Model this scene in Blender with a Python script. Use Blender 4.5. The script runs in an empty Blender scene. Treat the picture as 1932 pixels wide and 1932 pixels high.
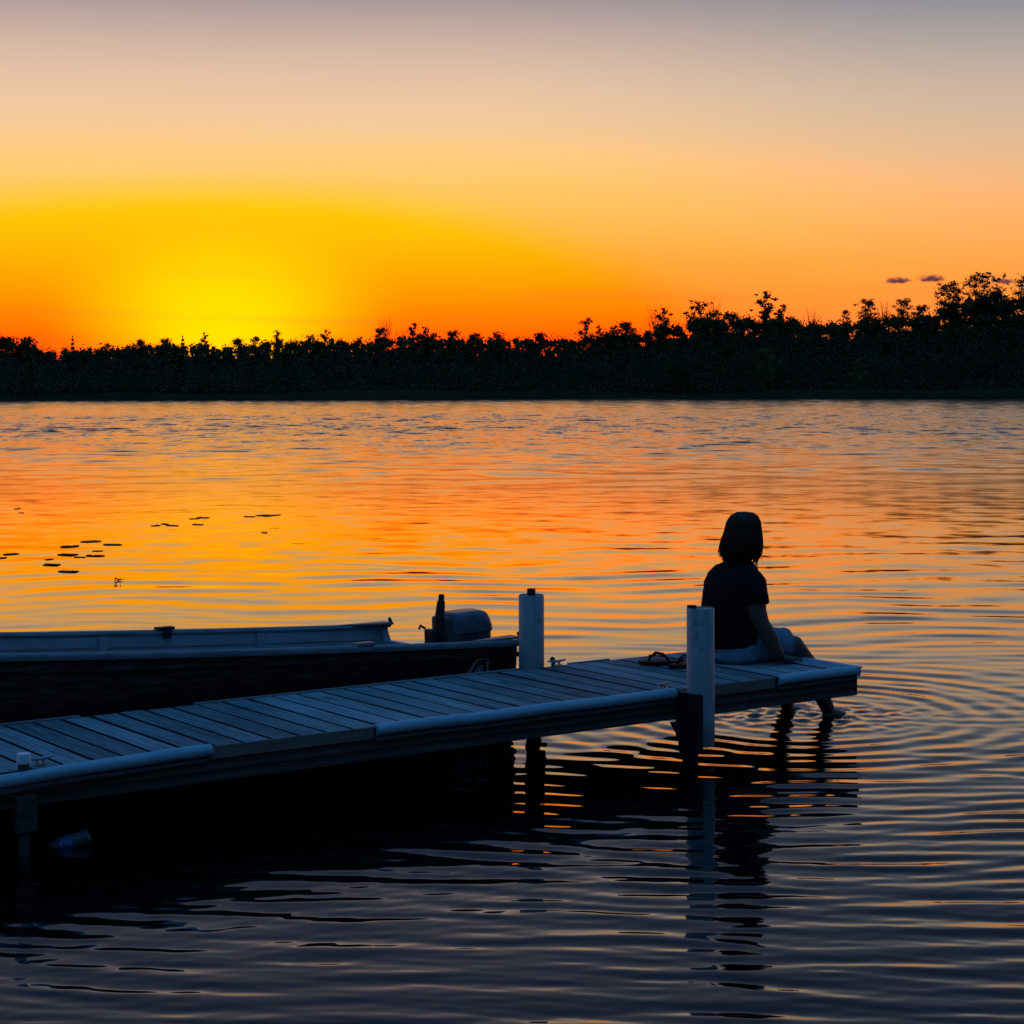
import bpy, bmesh, math, random
import numpy as np
from mathutils import Vector, Matrix

R = math.radians
sc = bpy.context.scene
COL = sc.collection

# ------------------------------------------------------------------ camera
CAM_H = 1.93
F = 3600.0 / 1932.0            # focal length in picture widths
cam = bpy.data.cameras.new('camera')
cam.sensor_width = 36.0
cam.lens = 36.0 * F
cam.shift_y = -(966 - 733) / 1932.0
cam.clip_start = 0.1
cam.clip_end = 30000
camo = bpy.data.objects.new('camera', cam)
COL.objects.link(camo)
camo.location = (0, 0, CAM_H)
camo.rotation_euler = (Matrix.Rotation(R(90), 3, 'X') @ Matrix.Rotation(R(-0.17), 3, 'Z')).to_euler()
sc.camera = camo

# ------------------------------------------------------------------ colour management
sc.view_settings.view_transform = 'Standard'
sc.view_settings.look = 'None'
sc.view_settings.exposure = 0.0
sc.view_settings.gamma = 1.0
sc.view_settings.use_curve_mapping = False
sc.render.engine = 'CYCLES'
sc.cycles.max_bounces = 6
sc.cycles.volume_bounces = 1
sc.cycles.caustics_reflective = False
sc.cycles.caustics_refractive = False
sc.cycles.use_denoising = True

# ------------------------------------------------------------------ sky
SUN_AZ = -8.6                   # degrees left of the view axis
SUN_EL = 0.45


class NT:
    """tiny helper for building node trees"""
    def __init__(self, tree):
        self.t = tree

    def n(self, kind, **kw):
        nd = self.t.nodes.new(kind)
        for k, v in kw.items():
            setattr(nd, k, v)
        return nd

    def put(self, sock, v):
        if isinstance(v, bpy.types.NodeSocket):
            self.t.links.new(v, sock)
        elif v is not None:
            sock.default_value = v

    def math(self, op, a, b=None, c=None, clamp=False):
        nd = self.n('ShaderNodeMath', operation=op, use_clamp=clamp)
        for i, v in enumerate((a, b, c)):
            if v is not None:
                self.put(nd.inputs[i], v)
        return nd.outputs[0]

    def vmath(self, op, a, b=None):
        nd = self.n('ShaderNodeVectorMath', operation=op)
        self.put(nd.inputs[0], a)
        if b is not None:
            self.put(nd.inputs[1], b)
        return nd.outputs[0]

    def mapr(self, v, a, b, c, d, smooth=True):
        nd = self.n('ShaderNodeMapRange', interpolation_type='SMOOTHSTEP' if smooth else 'LINEAR')
        for i, x in enumerate((v, a, b, c, d)):
            self.put(nd.inputs[i], x)
        return nd.outputs[0]

    def ramp(self, v, stops, mode='LINEAR'):
        nd = self.n('ShaderNodeValToRGB')
        cr = nd.color_ramp
        cr.interpolation = mode
        while len(cr.elements) < len(stops):
            cr.elements.new(0.5)
        for e, (p, c) in zip(cr.elements, stops):
            e.position = p
            e.color = (c[0], c[1], c[2], 1)
        self.put(nd.inputs[0], v)
        return nd.outputs[0]

    def mix(self, f, a, b, mode='MIX'):
        nd = self.n('ShaderNodeMix', data_type='RGBA', blend_type=mode)
        self.put(nd.inputs[0], f)
        self.put(nd.inputs[6], a if isinstance(a, bpy.types.NodeSocket) else (*a, 1))
        self.put(nd.inputs[7], b if isinstance(b, bpy.types.NodeSocket) else (*b, 1))
        return nd.outputs[2]

    def noise(self, vec, scale=5, detail=3, rough=0.5, out=0):
        nd = self.n('ShaderNodeTexNoise')
        if vec is not None:
            self.put(nd.inputs['Vector'], vec)
        self.put(nd.inputs['Scale'], scale)
        self.put(nd.inputs['Detail'], detail)
        self.put(nd.inputs['Roughness'], rough)
        return nd.outputs[out]

    def xyz(self, v):
        nd = self.n('ShaderNodeSeparateXYZ')
        self.put(nd.inputs[0], v)
        return nd.outputs

    def comb(self, x, y, z):
        nd = self.n('ShaderNodeCombineXYZ')
        for i, v in enumerate((x, y, z)):
            self.put(nd.inputs[i], v)
        return nd.outputs[0]


def srgb(r, g, b):
    f = lambda c: c / 12.92 if c <= 0.04045 else ((c + 0.055) / 1.055) ** 2.4
    return (f(r / 255), f(g / 255), f(b / 255))


world = bpy.data.worlds.new('World')
sc.world = world
world.use_nodes = True
wt = world.node_tree
wt.nodes.clear()
W = NT(wt)
dirv = W.n('ShaderNodeTexCoord').outputs['Generated']
dx, dy, dz = W.xyz(dirv)
el = W.math('MULTIPLY', W.math('ARCSINE', dz), 57.29578)          # elevation, degrees
az = W.math('MULTIPLY', W.math('ARCTAN2', dx, dy), 57.29578)      # azimuth, degrees, + to the right
da = W.math('SUBTRACT', az, SUN_AZ)
ada = W.math('ABSOLUTE', da)
elp = W.math('MAXIMUM', el, 0.0)
# dusk sky away from the sun, by elevation (0 .. 90 deg mapped with a root so the low sky has room)
ev = W.math('POWER', W.math('DIVIDE', elp, 90.0), 0.5)
def EV(d):
    return math.sqrt(d / 90.0)
base = W.ramp(ev, mode='B_SPLINE', stops=[
    (EV(0.0), srgb(206, 104, 84)),
    (EV(1.2), srgb(236, 128, 72)),
    (EV(2.4), srgb(252, 148, 60)),
    (EV(3.8), srgb(252, 164, 72)),
    (EV(5.4), srgb(246, 182, 114)),
    (EV(7.0), srgb(232, 192, 154)),
    (EV(8.6), srgb(212, 187, 166)),
    (EV(10.0), srgb(180, 170, 164)),
    (EV(11.6), srgb(130, 139, 154)),
    (EV(15.0), srgb(98, 110, 132)),
    (EV(22.0), srgb(62, 82, 114)),
    (EV(40.0), srgb(42, 90, 138)),
    (EV(90.0), srgb(48, 140, 218))])
# toward the sun: more yellow, less blue
warm = W.ramp(ev, mode='B_SPLINE', stops=[
    (EV(0.0), srgb(255, 66, 0)),
    (EV(1.4), srgb(255, 92, 0)),
    (EV(2.5), srgb(255, 119, 18)),
    (EV(4.2), srgb(255, 153, 58)),
    (EV(6.0), srgb(255, 194, 98)),
    (EV(7.2), srgb(254, 208, 138)),
    (EV(8.4), srgb(246, 207, 170)),
    (EV(10.0), srgb(222, 190, 170)),
    (EV(11.6), srgb(164, 152, 158)),
    (EV(15.0), srgb(112, 118, 138)),
    (EV(24.0), srgb(60, 82, 118)),
    (EV(40.0), srgb(42, 90, 138)),
    (EV(90.0), srgb(48, 140, 218))])
wf = W.mapr(ada, 6.0, 25.0, 1.0, 0.0)
low = W.mix(wf, base, warm)
# the twilight arch: saturated yellow dome round the set sun
ex = W.math('DIVIDE', da, W.mapr(da, -8.0, 8.0, 19.0, 15.5))
ey = W.math('DIVIDE', el, 6.1)
q = W.math('SQRT', W.math('ADD', W.math('MULTIPLY', ex, ex), W.math('MULTIPLY', ey, ey)))
arch = W.ramp(ev, mode='B_SPLINE', stops=[
    (EV(0.0), srgb(255, 54, 0)), (EV(1.5), srgb(255, 84, 0)), (EV(2.5), srgb(255, 122, 0)),
    (EV(3.7), srgb(255, 152, 0)), (EV(5.0), srgb(255, 178, 0)), (EV(6.2), srgb(255, 200, 6))])
archf = W.mapr(q, 0.86, 1.09, 1.0, 0.0)
low = W.mix(archf, low, arch)
# bright core above the treeline
def core(rx, e0, ry, a, b, k, col, low):
    cx_ = W.math('DIVIDE', da, rx)
    cy_ = W.math('DIVIDE', W.math('SUBTRACT', el, e0), ry)
    cq = W.math('SQRT', W.math('ADD', W.math('MULTIPLY', cx_, cx_), W.math('MULTIPLY', cy_, cy_)))
    return W.mix(W.mapr(cq, a, b, k, 0.0), low, col)


low = core(4.7, 2.3, 2.6, 0.1, 1.25, 0.95, srgb(255, 199, 0), low)
low = core(2.0, 1.5, 1.1, 0.1, 1.4, 0.8, srgb(255, 203, 0), low)
# faint uneven streaks of haze low down
hz_ = W.noise(W.comb(W.math('MULTIPLY', az, 0.10), W.math('MULTIPLY', el, 1.6), 2.0), 1.0, 4, 0.55)
hz2 = W.math('MULTIPLY', W.mapr(hz_, 0.52, 0.74, 0.0, 0.22), W.math('MULTIPLY', W.mapr(el, 0.2, 1.4, 0.0, 1.0), W.mapr(el, 2.0, 4.6, 1.0, 0.0)))
low = W.mix(hz2, low, srgb(226, 96, 40))
# anti-twilight: behind the viewer the low sky is blue-violet instead
back = W.ramp(ev, [
    (EV(0.0), srgb(32, 40, 54)), (EV(6.0), srgb(36, 48, 66)), (EV(14.0), srgb(38, 59, 84)),
    (EV(30.0), srgb(42, 85, 128)), (EV(90.0), srgb(48, 140, 218))])
# the low western sky is brighter in red than the picture can hold
hot = W.math('MULTIPLY', W.mapr(ada, 5.0, 30.0, 1.0, 0.08), W.mapr(el, 3.5, 8.0, 1.0, 0.0))
low = W.mix(1.0, low, W.comb(W.math('ADD', 1.0, W.math('MULTIPLY', hot, 1.15)), W.math('ADD', 1.0, W.math('MULTIPLY', hot, 0.40)), 1.0), 'MULTIPLY')
skyc = W.mix(W.mapr(ada, 35.0, 105.0, 0.0, 1.0), low, back)
# physically based sky for the same low sun, laid under the measured colours
nish = W.n('ShaderNodeTexSky', sky_type='NISHITA')
nish.sun_disc = False
nish.sun_elevation = R(SUN_EL)
nish.sun_rotation = R(SUN_AZ)
nish.air_density = 1.0
nish.dust_density = 2.0
bg1 = W.n('ShaderNodeBackground')
W.put(bg1.inputs[0], skyc)
bg1.inputs[1].default_value = 1.0
bg2 = W.n('ShaderNodeBackground')
W.put(bg2.inputs[0], nish.outputs[0])
bg2.inputs[1].default_value = 0.05
mixs = W.n('ShaderNodeMixShader')
mixs.inputs[0].default_value = 0.06
wt.links.new(bg1.outputs[0], mixs.inputs[1])
wt.links.new(bg2.outputs[0], mixs.inputs[2])
wo = W.n('ShaderNodeOutputWorld')
wt.links.new(mixs.outputs[0], wo.inputs[0])

# ------------------------------------------------------------------ sun (low, behind the far trees)
sun = bpy.data.lights.new('sun', 'SUN')
sun.energy = 0.6
sun.angle = R(0.5)
sun.color = (1.0, 0.45, 0.16)
suno = bpy.data.objects.new('sun', sun)
COL.objects.link(suno)
sd = Vector((math.sin(R(SUN_AZ)) * math.cos(R(SUN_EL)), math.cos(R(SUN_AZ)) * math.cos(R(SUN_EL)), math.sin(R(SUN_EL))))
suno.rotation_euler = sd.to_track_quat('Z', 'Y').to_euler()
suno.location = (0, 0, 60)

# ------------------------------------------------------------------ helpers
MATS = {}


def material(name, color=(0.5, 0.5, 0.5), rough=0.6, metal=0.0, spec=0.5, build=None, bump=None):
    m = bpy.data.materials.new(name)
    m.use_nodes = True
    t = m.node_tree
    t.nodes.clear()
    N = NT(t)
    b = N.n('ShaderNodeBsdfPrincipled')
    b.inputs['Base Color'].default_value = (*color, 1)
    b.inputs['Roughness'].default_value = rough
    b.inputs['Metallic'].default_value = metal
    b.inputs['Specular IOR Level'].default_value = spec
    o = N.n('ShaderNodeOutputMaterial')
    t.links.new(b.outputs[0], o.inputs[0])
    if build:
        build(N, b, o)
    MATS[name] = m
    return m


def setp(o, label=None, cat=None, group=None, kind=None):
    if label:
        o['label'] = label
    if cat:
        o['category'] = cat
    if group:
        o['group'] = group
    if kind:
        o['kind'] = kind
    return o


def empty(name, loc=(0, 0, 0), rz=0.0):
    o = bpy.data.objects.new(name, None)
    o.empty_display_size = 0.2
    COL.objects.link(o)
    o.location = loc
    o.rotation_euler = (0, 0, rz)
    return o


def link(name, me, mat=None, parent=None, loc=None, rot=None, smooth=False):
    if mat is not None and not me.materials:
        me.materials.append(MATS[mat] if isinstance(mat, str) else mat)
    if smooth:
        me.polygons.foreach_set('use_smooth', [True] * len(me.polygons))
    o = bpy.data.objects.new(name, me)
    COL.objects.link(o)
    o.parent = parent
    if loc is not None:
        o.location = loc
    if rot is not None:
        o.rotation_euler = rot
    return o


class MB:
    """collects shapes into one mesh"""
    def __init__(self):
        self.bm = bmesh.new()

    def box(self, x0, x1, y0, y1, z0, z1, bevel=0.0, rot=None):
        r = bmesh.ops.create_cube(self.bm, size=1.0)
        vs = r['verts']
        c = Vector(((x0 + x1) / 2, (y0 + y1) / 2, (z0 + z1) / 2))
        for v in vs:
            v.co = Vector((v.co.x * (x1 - x0), v.co.y * (y1 - y0), v.co.z * (z1 - z0)))
        if bevel:
            es = list({e for v in vs for e in v.link_edges})
            rb = bmesh.ops.bevel(self.bm, geom=es, offset=bevel, segments=2, affect='EDGES', profile=0.5)
            vs = list({v for f in rb['faces'] for v in f.verts} | {v for v in vs if v.is_valid})
        for v in vs:
            if rot is not None:
                v.co = rot @ v.co
            v.co += c
        return self

    def tube(self, pts, radii, n=12, cap=True, ring=None):
        """tube along pts; radii: number or (ra, rb) per point"""
        pts = [Vector(p) for p in pts]
        rings = []
        up = None
        for i, p in enumerate(pts):
            a = pts[max(i - 1, 0)]
            b = pts[min(i + 1, len(pts) - 1)]
            t = (b - a).normalized()
            if up is None:
                up = Vector((0, 0, 1)) if abs(t.z) < 0.9 else Vector((1, 0, 0))
            s = t.cross(up).normalized()
            up = s.cross(t).normalized()
            r = radii[i] if isinstance(radii, (list, tuple)) else radii
            ra, rb = r if isinstance(r, (list, tuple)) else (r, r)
            rg = []
            for k in range(n):
                an = 2 * math.pi * k / n
                rg.append(self.bm.verts.new(p + s * (math.cos(an) * ra) + up * (math.sin(an) * rb)))
            rings.append(rg)
        for a, b in zip(rings, rings[1:]):
            for k in range(n):
                self.bm.faces.new((a[k], a[(k + 1) % n], b[(k + 1) % n], b[k]))
        if cap:
            self.bm.faces.new(list(reversed(rings[0])))
            self.bm.faces.new(rings[-1])
        return self

    def rings(self, rgs, cap=True, closed=True):
        """loft through rings given as lists of points"""
        vr = [[self.bm.verts.new(Vector(p)) for p in r] for r in rgs]
        n = len(vr[0])
        for a, b in zip(vr, vr[1:]):
            for k in range(n if closed else n - 1):
                self.bm.faces.new((a[k], a[(k + 1) % n], b[(k + 1) % n], b[k]))
        if cap and closed:
            self.bm.faces.new(list(reversed(vr[0])))
            self.bm.faces.new(vr[-1])
        return self

    def stack(self, rows, n=24, power=2.0):
        """horizontal super-elliptic rings: (z, cx, cy, rx, ry)"""
        rg = []
        for (z, cx, cy, rx, ry) in rows:
            r = []
            for k in range(n):
                a = 2 * math.pi * k / n
                ca, sa = math.cos(a), math.sin(a)
                e = 2.0 / power
                r.append((cx + rx * math.copysign(abs(ca) ** e, ca), cy + ry * math.copysign(abs(sa) ** e, sa), z))
            rg.append(r)
        return self.rings(rg)

    def extrude_profile(self, prof, x0, x1, nseg=1, warp=None):
        """profile of (y, z) points swept along x"""
        rg = []
        for i in range(nseg + 1):
            x = x0 + (x1 - x0) * i / nseg
            oy, oz = warp(x) if warp else (0, 0)
            rg.append([(x, y + oy, z + oz) for (y, z) in prof])
        return self.rings(rg)

    def sphere(self, c, r, sx=1, sy=1, sz=1, u=16, v=10):
        ret = bmesh.ops.create_uvsphere(self.bm, u_segments=u, v_segments=v, radius=r)
        for w in ret['verts']:
            w.co = Vector((w.co.x * sx + c[0], w.co.y * sy + c[1], w.co.z * sz + c[2]))
        return self

    def prism(self, poly, axis, a0, a1):
        """poly of 2-D points extruded along an axis ('y': poly is (x, z))"""
        def P(p, a):
            return {'y': (p[0], a, p[1]), 'x': (a, p[0], p[1]), 'z': (p[0], p[1], a)}[axis]
        return self.rings([[P(p, a0) for p in poly], [P(p, a1) for p in poly]])

    def mesh(self, name, smooth_angle=None):
        bmesh.ops.recalc_face_normals(self.bm, faces=self.bm.faces)
        me = bpy.data.meshes.new(name)
        self.bm.to_mesh(me)
        self.bm.free()
        return me

    def build(self, name, mat, parent=None, smooth=False, loc=None, rot=None):
        o = link(name, self.mesh(name), mat, parent, loc, rot)
        if smooth:
            me = o.data
            me.polygons.foreach_set('use_smooth', [True] * len(me.polygons))
            if smooth is not True:
                me.set_sharp_from_angle(angle=R(smooth))
        return o


# ------------------------------------------------------------------ materials
def objcoord(N):
    return N.n('ShaderNodeTexCoord').outputs['Object']


def scaled(N, v, s):
    nd = N.n('ShaderNodeMapping')
    N.put(nd.inputs[0], v)
    nd.inputs['Scale'].default_value = s
    return nd.outputs[0]


def add_bump(N, b, h, strength=0.3, dist=0.01):
    bp = N.n('ShaderNodeBump')
    bp.inputs['Strength'].default_value = strength
    bp.inputs['Distance'].default_value = dist
    N.put(bp.inputs['Height'], h)
    N.t.links.new(bp.outputs[0], b.inputs['Normal'])


def wood_build(N, b, o):
    co = objcoord(N)
    info = N.n('ShaderNodeObjectInfo')
    sh = N.vmath('ADD', co, N.comb(N.math('MULTIPLY', info.outputs['Random'], 37.0), N.math('MULTIPLY', info.outputs['Random'], 11.0), 0.0))
    grain = N.noise(scaled(N, sh, (60, 2.2, 60)), 1.0, 5, 0.6)
    blot = N.noise(scaled(N, sh, (6, 1.6, 6)), 1.0, 3, 0.6)
    c = N.ramp(grain, [(0.28, (0.12, 0.122, 0.126)), (0.5, (0.31, 0.312, 0.32)), (0.74, (0.52, 0.52, 0.53))])
    st2 = N.noise(N.n('ShaderNodeNewGeometry').outputs['Position'], 2.3, 5, 0.7)
    c = N.mix(N.mapr(st2, 0.52, 0.70, 0.0, 0.55), c, (0.085, 0.082, 0.078))
    c = N.mix(N.mapr(blot, 0.40, 0.7, 0.0, 0.6), c, (0.46, 0.43, 0.46), 'MIX')
    tone = N.mapr(info.outputs['Random'], 0, 1, 0.58, 1.12, False)
    nd = N.n('ShaderNodeHueSaturation')
    N.put(nd.inputs['Value'], tone)
    N.put(nd.inputs['Color'], c)
    N.t.links.new(nd.outputs[0], b.inputs['Base Color'])
    add_bump(N, b, grain, 0.5, 0.004)


material('gap_shade_wood', (0.022, 0.020, 0.018), 0.95, spec=0.05)  # near-black plank sides: shade of the deck gaps put into the colour
material('weathered_wood', rough=0.85, spec=0.12, build=wood_build)


def alu_build(N, b, o):
    co = objcoord(N)
    s = N.noise(scaled(N, co, (3, 3, 40)), 1.0, 4, 0.6)
    st = N.noise(co, 7, 4, 0.65)
    c = N.ramp(s, [(0.3, (0.075, 0.060, 0.050)), (0.7, (0.15, 0.122, 0.105))])
    c = N.mix(N.mapr(st, 0.5, 0.72, 0, 0.6), c, (0.06, 0.052, 0.047))
    N.t.links.new(c, b.inputs['Base Color'])


material('weathered_aluminium', rough=0.6, metal=0.3, spec=0.3, build=alu_build)


def strip_build(N, b, o):
    st = N.noise(scaled(N, objcoord(N), (2, 8, 30)), 2.0, 4, 0.6)
    c = N.ramp(st, [(0.3, (0.19, 0.135, 0.105)), (0.7, (0.32, 0.24, 0.19))])
    N.t.links.new(c, b.inputs['Base Color'])


material('bare_fascia', rough=0.7, spec=0.25, build=strip_build)


def vinyl_build(N, b, o):
    co = objcoord(N)
    st = N.noise(scaled(N, co, (3, 24, 24)), 3.0, 5, 0.7)
    sp = N.noise(co, 60, 3, 0.6)
    c = N.mix(N.mapr(st, 0.46, 0.76, 0, 0.6), (0.36, 0.52, 0.61), (0.13, 0.18, 0.21))
    c = N.mix(N.mapr(sp, 0.62, 0.72, 0, 0.6), c, (0.12, 0.12, 0.12))
    N.t.links.new(c, b.inputs['Base Color'])


material('vinyl_bumper', rough=0.45, spec=0.4, build=vinyl_build)


def sleeve_build(N, b, o):
    co = objcoord(N)
    x, y, z = N.xyz(co)
    st = N.noise(scaled(N, co, (14, 14, 2.2)), 1.5, 5, 0.65)
    sp = N.noise(co, 26, 4, 0.65)
    blot = N.noise(scaled(N, co, (7, 7, 5)), 1.6, 3, 0.5)
    c = N.mix(N.mapr(st, 0.40, 0.75, 0, 0.6), (0.42, 0.425, 0.43), (0.22, 0.22, 0.21))
    c = N.mix(N.mapr(sp, 0.62, 0.70, 0, 0.6), c, (0.14, 0.12, 0.10))
    c = N.mix(N.mapr(blot, 0.66, 0.72, 0, 0.7), c, (0.13, 0.11, 0.095))
    low = N.math('ADD', z, N.math('MULTIPLY', N.math('SUBTRACT', st, 0.5), 0.10))
    c = N.mix(N.mapr(low, 0.10, 0.24, 0.65, 0.0), c, (0.12, 0.12, 0.09))        # waterline scum
    N.t.links.new(c, b.inputs['Base Color'])


material('pvc_sleeve', rough=0.5, spec=0.35, build=sleeve_build)
material('dark_steel', (0.035, 0.034, 0.034), 0.55, 0.4, 0.3)
material('galvanised', (0.42, 0.43, 0.44), 0.42, 0.75)
material('cap_plastic', (0.86, 0.87, 0.88), 0.35)
material('rubber', (0.016, 0.015, 0.015), 0.7, spec=0.25)


def skin_build(N, b, o):
    n = N.noise(objcoord(N), 12, 3)
    c = N.mix(n, (0.145, 0.062, 0.044), (0.20, 0.088, 0.064))
    N.t.links.new(c, b.inputs['Base Color'])
    b.inputs['Subsurface Weight'].default_value = 0.05


material('skin', rough=0.55, build=skin_build)


def cloth(name, c0, c1, sc_=90, bumpd=0.003):
    def bld(N, b, o):
        co = objcoord(N)
        n = N.noise(co, sc_, 2)
        w = N.noise(scaled(N, co, (9, 9, 4)), 1.6, 3, 0.55)
        N.t.links.new(N.mix(n, c0, c1), b.inputs['Base Color'])
        add_bump(N, b, w, 0.9, bumpd * 6)
    material(name, rough=0.9, spec=0.1, build=bld)


cloth('black_cotton', (0.007, 0.007, 0.008), (0.014, 0.014, 0.016))
cloth('pale_denim', (0.16, 0.22, 0.30), (0.27, 0.34, 0.43))


def hair_build(N, b, o):
    n = N.noise(scaled(N, objcoord(N), (60, 60, 4)), 1.0, 3)
    N.t.links.new(N.mix(n, (0.045, 0.019, 0.011), (0.15, 0.060, 0.030)), b.inputs['Base Color'])
    tr = N.n('ShaderNodeBsdfTranslucent')
    tr.inputs[0].default_value = (0.42, 0.15, 0.055, 1)
    mx = N.n('ShaderNodeMixShader')
    mx.inputs[0].default_value = 0.35
    N.t.links.new(b.outputs[0], mx.inputs[1])
    N.t.links.new(tr.outputs[0], mx.inputs[2])
    N.t.links.new(mx.outputs[0], o.inputs[0])


material('hair', rough=0.5, spec=0.25, build=hair_build)


def hull_build(N, b, o):
    co = objcoord(N)
    x, y, z = N.xyz(co)
    wear = N.noise(scaled(N, co, (4.5, 4, 40)), 1.4, 7, 0.72)
    scuff = N.noise(scaled(N, co, (1.6, 2, 7)), 2.2, 4, 0.6)
    band = N.mapr(z, 0.30, 0.46, 0.0, 0.13)
    f = N.mapr(N.math('ADD', wear, band), 0.58, 0.76, 0.0, 0.6)
    f2 = N.mapr(scuff, 0.66, 0.78, 0.0, 0.25)
    c = N.mix(f, (0.055, 0.019, 0.015), (0.15, 0.115, 0.10))
    c = N.mix(f2, c, (0.12, 0.11, 0.11))
    N.t.links.new(c, b.inputs['Base Color'])
    add_bump(N, b, wear, 0.3, 0.004)


material('worn_red_paint', rough=0.75, spec=0.12, build=hull_build)


def inner_build(N, b, o):
    co = objcoord(N)
    st = N.noise(scaled(N, co, (3, 3, 6)), 1.6, 4, 0.6)
    N.t.links.new(N.ramp(st, [(0.3, (0.24, 0.29, 0.32)), (0.75, (0.38, 0.43, 0.46))]), b.inputs['Base Color'])


material('boat_interior', rough=0.6, spec=0.3, build=inner_build)


def rail_build(N, b, o):
    st = N.noise(scaled(N, objcoord(N), (5, 30, 30)), 1.6, 4, 0.6)
    N.t.links.new(N.ramp(st, [(0.3, (0.14, 0.15, 0.16)), (0.7, (0.29, 0.30, 0.31))]), b.inputs['Base Color'])


material('gunwale_aluminium', rough=0.5, metal=0.35, build=rail_build)


def cowl_build(N, b, o):
    n = N.noise(objcoord(N), 14, 5, 0.65)
    N.t.links.new(N.ramp(n, [(0.35, (0.075, 0.095, 0.12)), (0.7, (0.15, 0.175, 0.21))]), b.inputs['Base Color'])


material('cowl_blue_grey', rough=0.35, build=cowl_build)
material('cowl_lower', (0.075, 0.082, 0.095), 0.5)
material('white_decal', (0.62, 0.62, 0.62), 0.6)
material('letter_grey', (0.30, 0.29, 0.28), 0.7)


def leaf_mat(name, c0, c1, sc_=0.35):
    def bld(N, b, o):
        n = N.noise(objcoord(N), sc_, 4, 0.7)
        N.t.links.new(N.ramp(n, [(0.3, c0), (0.7, c1)]), b.inputs['Base Color'])
        tr = N.n('ShaderNodeBsdfTranslucent')
        tr.inputs[0].default_value = (c1[0] * 1.2, c1[1] * 1.1, c1[2] * 0.5, 1)
        mx = N.n('ShaderNodeMixShader')
        mx.inputs[0].default_value = 0.12
        N.t.links.new(b.outputs[0], mx.inputs[1])
        N.t.links.new(tr.outputs[0], mx.inputs[2])
        N.t.links.new(mx.outputs[0], o.inputs[0])
    material(name, rough=0.8, spec=0.1, build=bld)


leaf_mat('foliage_dark', (0.105, 0.074, 0.034), (0.155, 0.118, 0.050))
leaf_mat('foliage_mid', (0.07, 0.095, 0.034), (0.115, 0.15, 0.05))
leaf_mat('foliage_pale', (0.13, 0.18, 0.04), (0.20, 0.26, 0.06))
leaf_mat('foliage_conifer', (0.020, 0.030, 0.020), (0.038, 0.052, 0.032))
leaf_mat('reed', (0.08, 0.11, 0.045), (0.14, 0.17, 0.065), 0.15)
material('bark', (0.055, 0.045, 0.038), 0.9, spec=0.1)
material('bark_pale', (0.22, 0.20, 0.18), 0.9, spec=0.1)


def land_build(N, b, o):
    n = N.noise(objcoord(N), 0.08, 5, 0.65)
    N.t.links.new(N.ramp(n, [(0.3, (0.030, 0.034, 0.018)), (0.7, (0.065, 0.070, 0.035))]), b.inputs['Base Color'])


material('land', rough=0.95, spec=0.05, build=land_build)
leaf_mat('lily', (0.03, 0.045, 0.025), (0.06, 0.07, 0.035), 6.0)


def water_build(N, b, o):
    geo = N.n('ShaderNodeNewGeometry')
    P = geo.outputs['Position']
    x, y, z = N.xyz(P)
    # ripples too fine or too far for the mesh: world-space slope noise
    def sl(sx, sy, seed, det=2.0):
        v = N.comb(N.math('MULTIPLY', x, sx), N.math('MULTIPLY', y, sy), seed)
        c = N.noise(v, 1.0, det, 0.55, out=1)
        return N.vmath('SUBTRACT', c, (0.5, 0.5, 0.5))
    fine = sl(1.7, 2.3, 3.0)
    wide = sl(1.7, 0.40, 8.0, 3.0)
    huge = sl(3.2, 0.30, 21.0, 2.0)
    patch = N.noise(N.comb(N.math('MULTIPLY', x, 0.006), N.math('MULTIPLY', y, 0.03), 5.0), 1.0, 3, 0.5)
    far = N.mapr(y, 11.0, 24.0, 0.0, 1.0)
    # a breeze ruffles the band of open water between about 65 and 160 m
    ruf = N.math('MULTIPLY', N.mapr(y, 48.0, 74.0, 0.0, 1.0), N.mapr(y, 118.0, 175.0, 1.0, 0.0))
    rufp = N.math('MULTIPLY', ruf, N.mapr(patch, 0.3, 0.6, 0.45, 1.0))
    amp = N.math('MULTIPLY', N.math('MULTIPLY', far, N.mapr(y, 140.0, 200.0, 1.0, 0.35)), N.math('ADD', N.mapr(y, 18.0, 50.0, 0.09, 0.10), N.math('MULTIPLY', rufp, 0.25)))
    fr = N.mapr(y, 38.0, 85.0, 0.0, 1.0)
    frv = N.comb(fr, fr, fr)
    wide = N.vmath('MULTIPLY', wide, frv)
    huge = N.vmath('MULTIPLY', huge, frv)
    s = N.vmath('ADD', N.vmath('ADD', fine, N.vmath('MULTIPLY', wide, (0.8, 0.8, 0.8))), N.vmath('MULTIPLY', huge, (0.9, 0.9, 0.9)))
    k = N.n('ShaderNodeVectorMath', operation='SCALE')
    N.put(k.inputs[0], s)
    N.put(k.inputs['Scale'], amp)
    sx, sy, _ = N.xyz(k.outputs[0])
    nn = N.vmath('NORMALIZE', N.vmath('ADD', geo.outputs['Normal'], N.comb(N.math('MULTIPLY', sx, 0.6), sy, 0.0)))
    N.t.links.new(nn, b.inputs['Normal'])
    ro = N.math('ADD', N.math('ADD', N.mapr(y, 12.0, 40.0, 0.015, 0.15), N.mapr(y, 60.0, 220.0, 0.0, 0.02)), N.math('MULTIPLY', rufp, 0.02))
    N.t.links.new(ro, b.inputs['Roughness'])
    b.inputs['IOR'].default_value = 1.34


material('lake_water', (0.0010, 0.0016, 0.0020), 0.02, build=water_build)

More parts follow.
